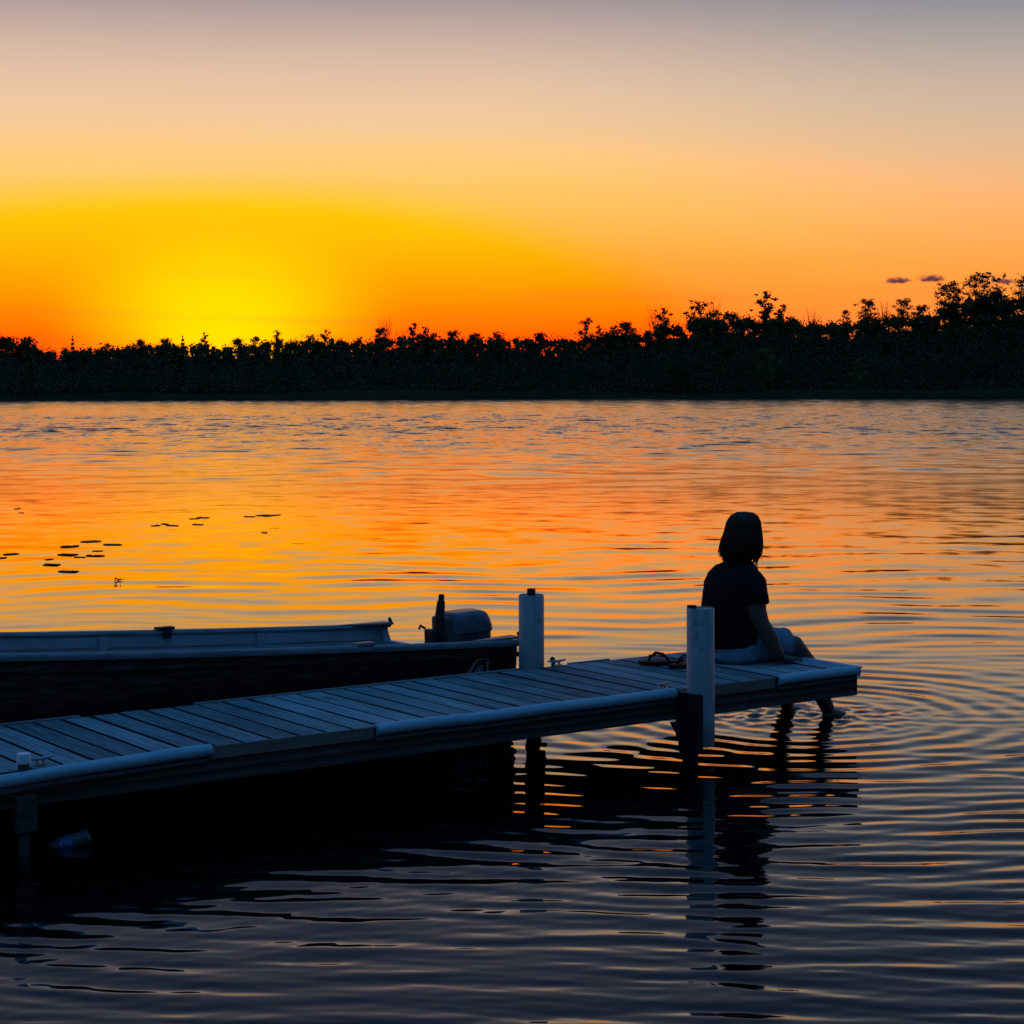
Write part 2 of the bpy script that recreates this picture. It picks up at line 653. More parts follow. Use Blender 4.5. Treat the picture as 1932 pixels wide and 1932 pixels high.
# ------------------------------------------------------------------ dock frame of reference
DA = R(35.3)
DU = Vector((math.cos(DA), math.sin(DA), 0))     # along the dock, toward its lake end
DV = Vector((-math.sin(DA), math.cos(DA), 0))    # across, toward the boat
DC = Vector((1.925, 10.73, 0))                   # near corner of the lake end
DZ = 0.354                                       # deck height above the water
DW = 1.08


def dk(u, v, z=0.0):
    return DC + DU * u + DV * v + Vector((0, 0, z))


FEET = [dk(0.10, 0.46), dk(0.08, 0.74)]

# ------------------------------------------------------------------ lake
rng = np.random.default_rng(11)


def lake():
    pr = np.arange(2316.0, 150.0, -1.75)                   # fine rows, 3 m .. 46 m
    ys = CAM_H * 3600.0 / pr
    far = np.concatenate([np.geomspace(ys[-1] * 1.0035, 352.0, 560), np.geomspace(372.0, 1500.0, 14)])
    ys = np.concatenate([[-400.0, -30.0, 1.0, 2.2], ys, far])
    k = np.concatenate([np.linspace(-2.6, -0.50, 22)[:-1], np.linspace(-0.50, 0.50, 430), np.linspace(0.50, 2.6, 22)[1:]])
    fan = np.where(ys < 3.0, 3.0, ys)
    fan[0] = 300.0
    fan[1] = 40.0
    X = fan[:, None] * k[None, :]
    Y = np.repeat(ys[:, None], len(k), 1)
    H = np.zeros_like(X)
    dY = np.gradient(ys)[:, None]
    # wind ripples: long crests coming toward the shore
    nb = 64
    lam = np.exp(rng.uniform(math.log(0.11), math.log(0.55), nb))
    ang = rng.normal(R(3), R(9), nb)
    ph = rng.uniform(0, 2 * math.pi, nb)
    wgt = np.where(lam < 0.2, 0.7, 1.0) * np.exp(-((np.log(lam) - math.log(0.19)) / 0.5) ** 2)
    # gentle warping so that crests wander
    wx = 0.10 * np.sin(X * 0.9 + 1.3) + 0.06 * np.sin(X * 2.1 + Y * 0.7)
    near = np.clip((13.0 - Y) / 6.5, 0, 1)
    slope = 0.028 + 0.034 * near
    tot = math.sqrt((wgt ** 2).sum() / 2)
    env1 = 0.75 + 0.35 * np.sin(X * 0.55 + Y * 0.31 + 0.6) * np.sin(X * -0.23 + Y * 0.47 + 2.0)
    for i in range(nb):
        kk = 2 * math.pi / lam[i]
        fade = np.clip((lam[i] / dY - 3.0) / 3.0, 0, 1)
        H += wgt[i] / kk * fade * np.sin(kk * (X * math.sin(ang[i]) + (Y + wx) * math.cos(ang[i])) + ph[i])
    H *= slope / tot * env1
    # fine wavelets riding on the swell
    for i in range(22):
        l = rng.uniform(0.055, 0.12)
        a = rng.normal(0, R(22))
        kk = 2 * math.pi / l
        fade = np.clip((l / dY - 3.0) / 3.0, 0, 1)
        H += fade * 0.0075 / kk * (0.6 + 0.6 * np.sin(X * 1.3 + i) * np.sin(Y * 0.9 + 2 * i)) * np.sin(kk * (X * math.sin(a) + Y * math.cos(a)) + rng.uniform(0, 6.28))
    # longer, slightly crossing wavelets farther out
    mid = np.clip((Y - 11.0) / 9.0, 0, 1)
    nb2 = 48
    lam2 = np.exp(rng.uniform(math.log(0.34), math.log(1.5), nb2))
    ang2 = rng.normal(R(-4), R(17), nb2)
    G = np.zeros_like(H)
    wv = np.exp(-((np.log(lam2) - math.log(0.62)) / 0.6) ** 2)
    for i in range(nb2):
        kk = 2 * math.pi / lam2[i]
        fade = np.clip((lam2[i] / dY - 5.0) / 4.0, 0, 1)
        G += wv[i] / kk * fade * np.sin(kk * (X * math.sin(ang2[i]) + (Y + wx * 2) * math.cos(ang2[i])) + rng.uniform(0, 6.28))
    right = 0.95 + 0.5 * np.clip(X / np.maximum(Y, 1) * 4, -0.8, 1)
    H += G * mid * right * 0.030 / math.sqrt((wv ** 2).sum() / 2)
    # open water beyond: wavelets as fine as the mesh can carry, steeper in the ruffled band
    band = np.clip((Y - 50) / 24, 0, 1) * np.clip((165 - Y) / 50, 0, 1)
    pat = 0.75 + 0.45 * np.sin(X * 0.021 + Y * 0.055 + 1.0) * np.sin(X * -0.013 + Y * 0.11)
    sfar = (0.036 + 0.030 * band * pat) * np.clip((Y - 34) / 14, 0, 1) * np.clip((349 - Y) / 6, 0, 1)
    Gf = np.zeros_like(H)
    for i in range(34):
        rel = math.exp(rng.uniform(math.log(4.2), math.log(11.0)))       # wavelength in rows
        a = rng.normal(0, R(20))
        # wavelength grows with the row spacing: phase integrates 1 / (rel * dY) along Y
        phs = 2 * math.pi / rel * np.arange(len(ys))[:, None]
        kx = 2 * math.pi / (rel * np.maximum(dY, 0.15)) * math.tan(a)
        kx = np.broadcast_to(np.median(kx[ys > 46][:300]), kx.shape) * rng.uniform(0.6, 1.4)
        Gf += rel * dY / (2 * math.pi) * np.sin(phs + kx * X + rng.uniform(0, 6.28) + 1.2 * np.sin(X * rng.uniform(0.1, 0.9) + i))
    H = H * np.clip((47 - Y) / 12, 0, 1) + Gf * sfar / math.sqrt(34 / 2)
    # rings spreading from the feet
    f0 = FEET[0] * 0.6 + FEET[1] * 0.4
    d = np.hypot(X - f0.x, Y - f0.y)
    H *= 1 - 0.55 * np.exp(-(d / 1.3) ** 2)
    wob = d + 0.025 * np.sin(5 * np.arctan2(Y - f0.y, X - f0.x) + 1.0) * np.clip(d, 0, 1)
    for lamr, s0, r0, r1, p in ((0.14, 0.105, 0.55, 0.45, 0.3), (0.21, 0.085, 1.15, 0.55, 1.9), (0.32, 0.050, 1.7, 0.7, 0.4), (0.18, 0.026, 2.5, 1.0, 2.2)):
        kk = 2 * math.pi / lamr
        fade = np.clip((lamr / dY - 3.0) / 3.0, 0, 1)
        th = np.arctan2(Y - f0.y, X - f0.x)
        irr = 0.75 + 0.45 * np.sin(3 * th + p * 3 + d * 2.1) * np.sin(5 * th - p + d * 1.3)
        H += fade * s0 * irr / kk * np.sin(kk * wob + p) * np.exp(-((d - r0) / r1) ** 2)
    # choppy water where the feet stir it
    fx, fy = (FEET[0].x + FEET[1].x) / 2, (FEET[0].y + FEET[1].y) / 2
    d2 = np.hypot((X - fx) / 1.35, (Y - fy))
    g = np.exp(-(d2 / 0.42) ** 2)
    for i in range(26):
        a = rng.uniform(0, math.pi)
        l = rng.uniform(0.07, 0.22)
        kk = 2 * math.pi / l
        H += g * 0.06 / kk * np.sin(kk * (X * math.cos(a) + Y * math.sin(a)) + rng.uniform(0, 6.28))
    edge = np.clip((0.5 - np.abs(k)) / 0.06, 0, 1)[None, :] * np.clip((Y - 2.6) / 0.8, 0, 1)
    H *= edge
    nr, nc = X.shape
    co = np.stack([X, Y, H], -1).reshape(-1, 3).astype(np.float32)
    idx = np.arange(nr * nc).reshape(nr, nc)
    fcs = np.stack([idx[:-1, :-1], idx[:-1, 1:], idx[1:, 1:], idx[1:, :-1]], -1).reshape(-1, 4).astype(np.int32)
    me = bpy.data.meshes.new('water')
    me.vertices.add(len(co))
    me.vertices.foreach_set('co', co.ravel())
    me.loops.add(fcs.size)
    me.loops.foreach_set('vertex_index', fcs.ravel())
    me.polygons.add(len(fcs))
    me.polygons.foreach_set('loop_start', np.arange(0, fcs.size, 4, dtype=np.int32))
    me.update(calc_edges=True)
    me.polygons.foreach_set('use_smooth', np.ones(len(fcs), dtype=bool))
    o = link('water', me, 'lake_water')
    setp(o, 'rippled lake water reflecting the orange sunset sky', None, None, 'structure')


lake()

# ------------------------------------------------------------------ far shore
def shore_y(x):
    return 346 + 6 * math.sin(x * 0.021 + 0.4) + 3 * math.sin(x * 0.07)


def px_tree(px, Y):
    return (px - 966) / 3600.0 * Y


def top_z(px, py, Y):
    """height at distance Y of a point seen at picture position px, py"""
    return CAM_H + (733 - 0.003 * (px - 966) - py) / 3600.0 * Y


# --- the wood itself: a mass of crowns nobody could count
PROFILE = [(-700, 640), (-300, 636), (0, 640), (60, 641), (78, 660), (130, 660), (200, 654), (300, 645), (385, 648), (410, 656),
           (450, 648), (520, 642), (610, 640), (700, 640), (780, 632), (850, 634), (1000, 636), (1060, 640), (1110, 632), (1180, 622), (1210, 632),
           (1250, 612), (1330, 594), (1400, 594), (1450, 594), (1500, 598), (1560, 604), (1610, 604), (1660, 594), (1720, 592),
           (1760, 590), (1800, 566), (1850, 550), (1900, 556), (1932, 552), (2100, 540), (2500, 560), (2900, 580)]


def prof(px):
    return float(np.interp(px, [p[0] for p in PROFILE], [p[1] for p in PROFILE]))


def land():
    xs = np.linspace(-900, 900, 181)
    offs = [(-1.5, -0.4), (0, 0.12), (4, 0.35), (16, 0.8), (40, 2.5), (70, 5.6), (110, 6.6), (200, 6.6), (600, 7.0), (3500, 9.0)]
    vs, fs = [], []
    for (o_, z) in offs:
        for x in xs:
            w = 1 + o_ / 500.0
            hz = 0.76 * top_z(x / 350 * 3600 + 966, prof(x / 350 * 3600 + 966), 390)
            vs.append((x * w, shore_y(x) + o_, (z if o_ < 30 else hz * {40: 0.35, 70: 0.97}.get(o_, 1.0)) + (0.25 * math.sin(x * 0.3 + o_) if o_ > 3 else 0)))
    n = len(xs)
    for r in range(len(offs) - 1):
        for c in range(n - 1):
            fs.append((r * n + c, r * n + c + 1, (r + 1) * n + c + 1, (r + 1) * n + c))
    me = bpy.data.meshes.new('land')
    me.from_pydata(vs, [], fs)
    o = link('land', me, 'land', smooth=True)
    setp(o, 'dark low land of the far lake shore', None, None, 'structure')


land()


def quads_mesh(name, C, S, rng, squash=0.8, up=0.0):
    """small irregular leaf clumps: one bent quad per centre"""
    n = len(C)
    a = rng.normal(size=(n, 3))
    a[:, 2] *= squash
    a /= np.linalg.norm(a, axis=1)[:, None]
    b = rng.normal(size=(n, 3))
    b -= (b * a).sum(1)[:, None] * a
    b /= np.linalg.norm(b, axis=1)[:, None]
    c = np.cross(a, b)
    S = np.asarray(S)[:, None]
    j = rng.uniform(0.6, 1.2, size=(n, 4, 1))
    V = np.stack([C + (a * 0.5) * S * j[:, 0], C + (b * 0.42) * S * j[:, 1] + c * S * 0.12,
                  C - (a * 0.5) * S * j[:, 2], C - (b * 0.42) * S * j[:, 3] - c * S * 0.1], 1)
    return V.reshape(-1, 3), np.arange(n * 4).reshape(n, 4)


def mesh_from(name, V, Fq):
    me = bpy.data.meshes.new(name)
    V = np.asarray(V, dtype=np.float32)
    Fq = np.asarray(Fq, dtype=np.int32)
    me.vertices.add(len(V))
    me.vertices.foreach_set('co', V.ravel())
    me.loops.add(Fq.size)
    me.loops.foreach_set('vertex_index', Fq.ravel())
    me.polygons.add(len(Fq))
    me.polygons.foreach_set('loop_start', np.arange(0, Fq.size, Fq.shape[1], dtype=np.int32))
    me.update(calc_edges=True)
    return me


def lobe_hearts(rng, lobes, per):
    """larger leaf masses in the heart of each lobe"""
    L = np.repeat(np.array(lobes), per, 0)
    n = len(L)
    d = rng.normal(size=(n, 3))
    d /= np.linalg.norm(d, axis=1)[:, None]
    r = rng.uniform(0, 0.5, n)
    return L[:, :3] + d * r[:, None] * L[:, 3:], L[:, 3] * rng.uniform(0.5, 0.85, n)


def lobe_points(rng, lobes, n):
    """points spread through ellipsoidal lobes, denser toward their outside"""
    L = np.array(lobes)                                     # x y z rx ry rz
    vol = (L[:, 3] * L[:, 4] * L[:, 5]) ** 0.7
    pick = rng.choice(len(L), n, p=vol / vol.sum())
    d = rng.normal(size=(n, 3))
    d /= np.linalg.norm(d, axis=1)[:, None]
    r = rng.uniform(0, 1, n) ** 0.45 * rng.uniform(0.8, 1.18, n)
    return L[pick, :3] + d * r[:, None] * L[pick, 3:]


def decid(seed, h, w, crown0=0.25, nl=11, n=1500, leaf=0.55, gap=1.0):
    """trunk with limbs and a crown of leaf clumps. Returns trunk mesh, crown mesh"""
    rg = np.random.default_rng(seed)
    mb = MB()
    lm = MB()
    tz = h * 0.86
    lean = rg.normal(0, 0.04, 2) * h
    mb.tube([(0, 0, -0.4), (lean[0] * 0.3, lean[1] * 0.3, tz * 0.4), (lean[0], lean[1], tz)], [0.017 * h, 0.012 * h, 0.003 * h], 6)
    lobes = []
    for i in range(nl):
        f = crown0 + (1 - crown0) * (i + 0.5) / nl
        rad = w * 0.5 * (math.sin(math.pi * min(1, (f - crown0) / (1 - crown0) * 0.80 + 0.16))) ** 0.7
        an = i * 2.4 + rg.uniform(-0.5, 0.5)
        rr = rad * rg.uniform(0.30, 0.80)
        z = h * f
        size = w * rg.uniform(0.11, 0.22) * gap
        c = (lean[0] * f + rr * math.cos(an), lean[1] * f + rr * math.sin(an), min(z, h - size * 0.75))
        lobes.append((*c, size, size, size * rg.uniform(0.55, 0.85)))
        for _ in range(3):                                  # smaller sprays round each clump, and leaves along the limb
            d = rg.normal(0, 1, 3) * size * 0.85
            q = size * rg.uniform(0.25, 0.5)
            lobes.append((c[0] + d[0], c[1] + d[1], min(c[2] + d[2] * 0.7, h - q * 0.6), q, q, q * 0.7))
        lobes.append((c[0] * 0.45, c[1] * 0.45, c[2] - 0.05 * h, size * 0.6, size * 0.6, size * 0.8))
        s = max(0.1, f - 0.16)
        lm.tube([(lean[0] * s, lean[1] * s, tz * s), ((lean[0] * s + c[0]) / 2, (lean[1] * s + c[1]) / 2, (tz * s + c[2]) / 2 - 0.02 * h), c],
                [0.006 * h, 0.004 * h, 0.0015 * h], 4)
        for _ in range(2):
            d = rg.normal(0, 1, 3) * size * 1.25
            lm.tube([c, (c[0] + d[0], c[1] + d[1], min(c[2] + abs(d[2]), h))], [0.002 * h, 0.0007 * h], 3)
    C = lobe_points(rg, lobes, n)
    Ch, Sh = lobe_hearts(rg, lobes, 5)
    C = np.concatenate([C, Ch])
    V, Q = quads_mesh('crown', C, np.concatenate([rg.uniform(0.6, 1.3, n) * leaf, Sh]), rg)
    return mb.mesh('trunk'), mesh_from('crown', V, Q), lm.mesh('limbs')


def conifer(seed, h, w, n=1500, leaf=0.6):
    rg = np.random.default_rng(seed)
    mb = MB()
    mb.tube([(0, 0, -0.4), (0, 0, h * 0.5), (0, 0, h)], [0.013 * h, 0.008 * h, 0.001 * h], 6)
    f = rg.uniform(0.08, 1.0, n) ** 0.8
    tier = np.round(f * 15) / 15
    f = tier * 0.35 + f * 0.65
    an = rg.uniform(0, 2 * math.pi, n)
    an = np.round(an / (2 * math.pi) * 7 + tier * 9) / 7 * 2 * math.pi + rg.normal(0, 0.18, n)
    rad = w * 0.5 * (1 - f) ** 0.85 * rg.uniform(0, 1, n) ** 0.6 + 0.08
    C = np.stack([rad * np.cos(an), rad * np.sin(an), h * f - rad * 0.25], 1)
    V, Q = quads_mesh('crown', C, rg.uniform(0.5, 1.2, n) * leaf * (1.15 - 0.75 * f), rg, 0.4)
    return mb.mesh('trunk'), mesh_from('crown', V, Q), None


def bare(seed, h, w):
    rg = random.Random(seed)
    mb = MB()
    mb.tube([(0, 0, -0.4), (0.1, 0, h * 0.45), (0, 0, h * 0.72)], [0.014 * h, 0.010 * h, 0.004 * h], 6)
    tw = MB()
    for i in range(26):
        f = 0.42 + 0.36 * i / 26
        an = i * 2.4
        L = h * rg.uniform(0.20, 0.36)
        sp = rg.uniform(0.25, 0.75) * w / (0.5 * h)
        p0 = Vector((0, 0, h * f * 0.98))
        d = Vector((math.cos(an) * sp, math.sin(an) * sp, 1)).normalized()
        p1 = p0 + d * L * 0.5
        p2 = p0 + d * L + Vector((0, 0, 0.06 * L))
        tw.tube([p0, p1, p2], [0.005 * h, 0.0034 * h, 0.0012 * h], 4)
        for k in range(4):
            q = p0.lerp(p2, 0.35 + 0.17 * k)
            e = q + (d + Vector((rg.uniform(-.6, .6), rg.uniform(-.6, .6), rg.uniform(0, .4)))).normalized() * L * 0.4
            tw.tube([q, e], [0.0028 * h, 0.001 * h], 3)
    return mb.mesh('trunk'), tw.mesh('branches'), None


def tree(name, label, meshes, mat, loc, top, sx, rz, bark='bark', part='crown', cat='tree', group=None, zk=1.1):
    """a tree of height top: trunk to the ground, limbs and crown in natural proportion at its head"""
    r = empty(name, loc, rz)
    setp(r, label, cat, group)
    sz = min(sx * zk, top / 10.0)
    tk = max(0.5, min(1.0, sx))
    for nm, me, m, sc_, dz in (('trunk', meshes[0], bark, (tk, tk, top / 10.0), 0.0), ('limbs', meshes[2], bark, (sx, sx, sz), top - 10 * sz), (part, meshes[1], mat, (sx, sx, sz), top - 10 * sz)):
        if me is None:
            continue
        me2 = me
        if me.materials and me.materials[0] != MATS[m]:
            me2 = me.copy()
            me2.materials.clear()
        o = link(nm, me2, m, r, (0, 0, dz))
        o.scale = sc_
    return r


def wood():
    rg = np.random.default_rng(5)
    Vs, Qs, off = [], [], 0
    tv = MB()
    px = -690.0
    while px < 2800:
        px += rg.uniform(4, 9)
        inframe = -120 < px < 2060
        if not inframe:
            px += 14
        for row in range(4):
            Y0 = shore_y(px_tree(px, 350)) + (9, 17, 27, 38)[row] + rg.uniform(-4, 4)
            p = px + rg.uniform(-9, 9)
            x = px_tree(p, Y0)
            zt = top_z(p, prof(p) + rg.normal(0, 2.6), Y0)
            zt *= (0.60, 0.84, 0.98, 1.0)[row] * (rg.uniform(0.9, 1.02) if row < 2 else rg.uniform(0.965, 1.015))
            w = rg.uniform(2.4, 4.6) * (1.2 if row < 2 else 1.0) * max(1.0, zt / 13.0)
            lob = []
            for i in range(6):
                f = 0.20 + 0.78 * i / 5
                s = w * rg.uniform(0.34, 0.56) * (1.05 - 0.55 * abs(f - 0.5))
                lob.append((x + rg.normal(0, w * 0.2), Y0 + rg.normal(0, w * 0.2), max(zt * f - s * 0.8, 1.0), s, s, s * rg.uniform(0.9, 1.5)))
            n = (170, 170, 380, 440)[row] if inframe else 60
            C = lobe_points(rg, lob, n)
            if inframe and row > 1:
                Ch, Sh = lobe_hearts(rg, lob, 15)
                Sh = Sh * 1.25
                V, Q = quads_mesh('x', Ch, Sh, rg)
                Vs.append(V)
                Qs.append(Q + off)
                off += len(V)
            V, Q = quads_mesh('x', C, rg.uniform(0.5, 1.25, n) * ((0.46, 0.46, 0.44, 0.44)[row] if inframe else 1.2), rg)
            Vs.append(V)
            Qs.append(Q + off)
            off += len(V)
            if inframe and row < 2 and rg.uniform() < 0.16:
                tv.tube([(x, Y0 - 2.5, -0.2), (x + rg.normal(0, .2), Y0 - 2.5, zt * 0.45), (x + rg.normal(0, .4), Y0 - 2.3, zt * 0.9)], [0.13, 0.10, 0.04], 5)
        # bushes in front, down to the reeds
        Y0 = shore_y(px_tree(px, 350)) + 4.5 + rg.uniform(-1.5, 2)
        x = px_tree(px, Y0)
        s = rg.uniform(1.1, 2.3)
        n = 60
        C = lobe_points(rg, [(x, Y0, 0.6 + s * 0.6, s * 1.3, s, s * 0.9)], n)
        V, Q = quads_mesh('x', C, rg.uniform(0.5, 1.1, n) * 0.7, rg)
        Vs.append(V)
        Qs.append(Q + off)
        off += len(V)
    me = mesh_from('wood', np.concatenate(Vs), np.concatenate(Qs))
    o = link('wood', me, 'foliage_dark')
    setp(o, 'dense dark wood along the far shore, seen as one mass', None, None, 'stuff')
    t = tv.build('thin_trunks', 'bark', o)
    setp(t, 'thin bare stems at the edge of the dark wood', kind='stuff')


wood()


def reeds():
    rg = np.random.default_rng(8)
    n = 26000
    x = rg.uniform(-190, 190, n)
    off = rg.uniform(-1.2, 4.5, n) + 2.0 * np.sin(x * 0.05)
    y = np.array([shore_y(a) for a in x]) + off
    h = (1.05 + 0.45 * np.sin(x * 0.11 + 1) * np.sin(x * 0.043)) * rg.uniform(0.6, 1.15, n) + 0.35
    ln = rg.normal(0, 0.22, n)
    w = rg.uniform(0.04, 0.10, n)
    z0 = np.full(n, -0.1)
    V = np.stack([np.stack([x - w, y, z0], 1), np.stack([x + w, y, z0], 1),
                  np.stack([x + ln + w * 0.2, y + ln * 0.3, h], 1), np.stack([x + ln - w * 0.2, y + ln * 0.3, h], 1)], 1).reshape(-1, 3)
    o = link('reeds', mesh_from('reeds', V, np.arange(4 * n).reshape(n, 4)), 'reed')
    setp(o, 'belt of green reeds along the waterline of the far shore', None, None, 'stuff')


reeds()

# --- trees that stand out above the wood: px, top py, width px, kind, label
TR = [
    (14, 632, 62, 'd', 'broad dark tree at the far left end of the treeline'),
    (50, 634, 46, 'd', 'rounded dark tree second from the left end of the treeline'),
    (137, 633, 22, 'c', 'small lone spruce poking above the treeline left of the sunset glow'),
    (203, 646, 34, 'd', 'low dark tree between the lone spruce and the sunset glow'),
    (262, 639, 30, 'd', 'low tree at the left edge of the brightest glow'),
    (308, 637, 30, 'd', 'dark bushy tree just left of the sunset glow centre'),
    (345, 633, 24, 'c', 'narrow conifer just left of the forked tree in the glow'),
    (386, 627, 19, 's', 'thin forked tree standing right in the sunset glow'),
    (450, 637, 32, 'd', 'dark tree right of the notch where the sun went down'),
    (486, 634, 30, 'd', 'ragged tree in the right half of the sunset glow'),
    (525, 622, 22, 's', 'slim dark tree with a knobbly top right of the glow'),
    (583, 630, 32, 'd', 'bushy tree between the two slim trees right of the glow'),
    (613, 621, 22, 's', 'slim spiky tree standing above the wood left of the bare tree'),
    (714, 617, 32, 'd', 'leafy dark tree growing against the bare tree'),
    (728, 601, 34, 'b', 'bare leafless tree glowing red on the left treeline'),
    (783, 609, 34, 's', 'ragged twin topped tree just right of the red bare tree'),
    (812, 616, 30, 's', 'lower ragged tree beside the twin topped one'),
    (850, 622, 36, 'd', 'rounded tree in the middle stretch of the treeline left of centre'),
    (890, 626, 34, 'd', 'low bushy tree slightly left of the picture centre'),
    (940, 625, 40, 'd', 'low bushy tree near the picture centre'),
    (1018, 626, 34, 'd', 'small dark tree left of the tall narrow leafy one'),
    (1109, 599, 30, 's', 'tall narrow leafy tree alone near the middle of the treeline'),
    (1130, 612, 16, 's', 'thin sapling close beside the tall narrow leafy tree'),
    (1158, 613, 36, 'd', 'left half of a pair of rounded trees right of the middle'),
    (1184, 605, 44, 'd', 'taller rounded tree with gaps right of the middle'),
    (1236, 584, 44, 'b', 'leaning bare tree with pale branches right of the middle'),
    (1252, 579, 34, 's', 'leafy tree growing out of the leaning bare branches'),
    (1326, 566, 52, 'd', 'tall bushy tree with twiggy edges above the wood'),
    (1346, 572, 46, 'b', 'dead twigs sticking out behind the tall bushy tree'),
    (1386, 587, 46, 'd', 'rounded tree left of the tall open tree'),
    (1444, 547, 42, 's', 'tall open leafy tree standing highest in the right middle'),
    (1480, 574, 40, 's', 'shorter leafy tree leaning off the right side of the tall open tree'),
    (1530, 590, 40, 'b', 'fine bare treetops in the dip right of the tall open tree'),
    (1596, 584, 22, 'd', 'small pointed tree at the end of the dip'),
    (1638, 563, 50, 'o', 'spreading tree with flat open clumps below the left cloud'),
    (1668, 574, 36, 'b', 'bare twigs between the two spreading trees below the clouds'),
    (1702, 562, 50, 'o', 'spreading tree below the gap between the two clouds'),
    (1735, 574, 36, 'd', 'low tree between the spreading trees and the tall right hand group'),
    (1800, 531, 74, 'o', 'wide oak like tree at the left of the tall right hand group'),
    (1850, 514, 84, 'o', 'tallest broad tree of the right hand group'),
    (1885, 545, 50, 'd', 'lower tree on the right flank of the tallest broad tree'),
    (1934, 517, 60, 'o', 'tall tree cut off by the right picture edge'),
]
proto = {
    'd': [decid(20 + i, 10, 6.2, 0.2, 14, 3000, 0.32) for i in range(4)],
    's': [decid(40 + i, 10, 4.0, 0.30, 11, 1900, 0.28, 0.95) for i in range(4)],
    'o': [decid(60 + i, 10, 6.4, 0.34, 15, 3000, 0.27, 0.85) for i in range(3)],
    'c': [conifer(80 + i, 10, 3.6) for i in range(2)],
    'b': [bare(90 + i, 10, 4.4) for i in range(3)],
}
BASEW = {'d': 6.2, 's': 4.0, 'o': 6.4, 'c': 3.6, 'b': 4.4}
NAMES = {'d': 'broadleaf_tree', 's': 'slender_tree', 'o': 'spreading_tree', 'c': 'spruce_tree', 'b': 'bare_tree'}
rnd = random.Random(3)
for i, (px, py, wpx, kind, lab) in enumerate(TR):
    Y0 = shore_y(px_tree(px, 350)) + (26 if kind != 'b' else 29) + rnd.uniform(-3, 3)
    zt = top_z(px, py, Y0)
    wm = wpx / 3600.0 * Y0
    pr = proto[kind][i % len(proto[kind])]
    g = 0.6
    sx = wm / BASEW[kind] * 1.05
    tree(NAMES[kind], lab, pr, {'d': 'foliage_dark', 's': 'foliage_dark', 'o': 'foliage_dark', 'c': 'foliage_conifer', 'b': 'bark'}[kind],
         (px_tree(px, Y0), Y0, g), zt - g, sx * (1.3 if kind in 'ds' else 1.15), rnd.uniform(-3, 3) if kind != 'b' else 0.3,
         part='branches' if kind == 'b' else 'crown', group='trees rising above the far wood', zk={'d': 0.95, 's': 1.0, 'o': 0.85, 'c': 1.6, 'b': 1.3}[kind])
# paler trees on the face of the wood
for i, (px, py, wpx, lab) in enumerate([
        (1447, 656, 44, 'pale yellow green tree on the face of the dark wood right of centre'),
        (1622, 676, 30, 'small pale green tree low on the face of the wood at right'),
        (537, 660, 36, 'olive green tree on the face of the wood below the sunset'),
        (1276, 652, 40, 'faintly green tree in the middle of the dark wood')]):
    Y0 = shore_y(px_tree(px, 350)) + 4.5
    zt = top_z(px, py, Y0)
    pr = proto['d'][i]
    sx = wpx / 3600.0 * Y0 / 6.2 * 1.1
    tree('broadleaf_tree', lab, pr, 'foliage_pale' if i < 2 else 'foliage_mid', (px_tree(px, Y0), Y0, 0.4), zt - 0.4, sx * 1.1, i * 1.1,
         bark='bark_pale', group='paler trees on the face of the wood', zk=1.2)

# ------------------------------------------------------------------ clouds
def cloud(label, px, py, wpx, hpx, seed):
    D = 4200.0
    x = (px - 966) / 3600.0 * D
    z = top_z(px, py, D)
    mb = MB()
    mb.sphere((0, 0, 0), 1.0, u=24, v=14)
    m = bpy.data.materials.new('cloud_vapour')
    m.use_nodes = True
    t = m.node_tree
    t.nodes.clear()
    N = NT(t)
    co = N.n('ShaderNodeTexCoord').outputs['Object']
    X, Y, Z = N.xyz(co)
    # flat base, domed top
    zz = N.math('MULTIPLY', Z, N.mapr(Z, -0.05, 0.05, 1.9, 1.0))
    rr = N.math('SQRT', N.math('ADD', N.math('ADD', N.math('MULTIPLY', X, X), N.math('MULTIPLY', Y, Y)), N.math('MULTIPLY', zz, zz)))
    nz = N.noise(N.vmath('ADD', scaled(N, co, (2.6, 1.2, 1.3)), (seed, seed * 2.0, 0.0)), 1.3, 5, 0.6)
    den = N.mapr(N.math('ADD', rr, N.math('MULTIPLY', N.math('SUBTRACT', nz, 0.5), 1.7)), 0.15, 0.85, 1.0, 0.0)
    edge = N.mapr(rr, 0.75, 0.98, 1.0, 0.0)
    pv = N.n('ShaderNodeVolumePrincipled')
    pv.inputs['Color'].default_value = (0.36, 0.30, 0.46, 1)
    N.put(pv.inputs['Density'], N.math('MULTIPLY', N.math('MULTIPLY', den, edge), 0.085))
    pv.inputs['Anisotropy'].default_value = 0.0
    o = N.n('ShaderNodeOutputMaterial')
    t.links.new(pv.outputs[0], o.inputs['Volume'])
    ob = mb.build('cloud', m)
    ob.location = (x, D, z)
    ob.scale = (wpx / 3600.0 * D * 0.62, wpx / 3600.0 * D * 0.5, hpx / 3600.0 * D * 0.75)
    setp(ob, label, 'cloud', 'small clouds low over the right treeline')


cloud('small ragged purple cloud, leftmost of the three low clouds', 1694, 531, 58, 16, 1.0)
cloud('dark purple cloud with a flat base, middle one of the three', 1759, 527, 60, 17, 4.0)
cloud('faint purple cloud half behind the tall trees at right', 1893, 532, 50, 14, 9.0)

# ------------------------------------------------------------------ dock
dock = empty('dock', DC, DA)
setp(dock, 'weathered grey plank dock on metal legs running out into the lake', 'dock')
LU = -9.9                                            # the dock goes on toward the near shore
pitch = 0.1415


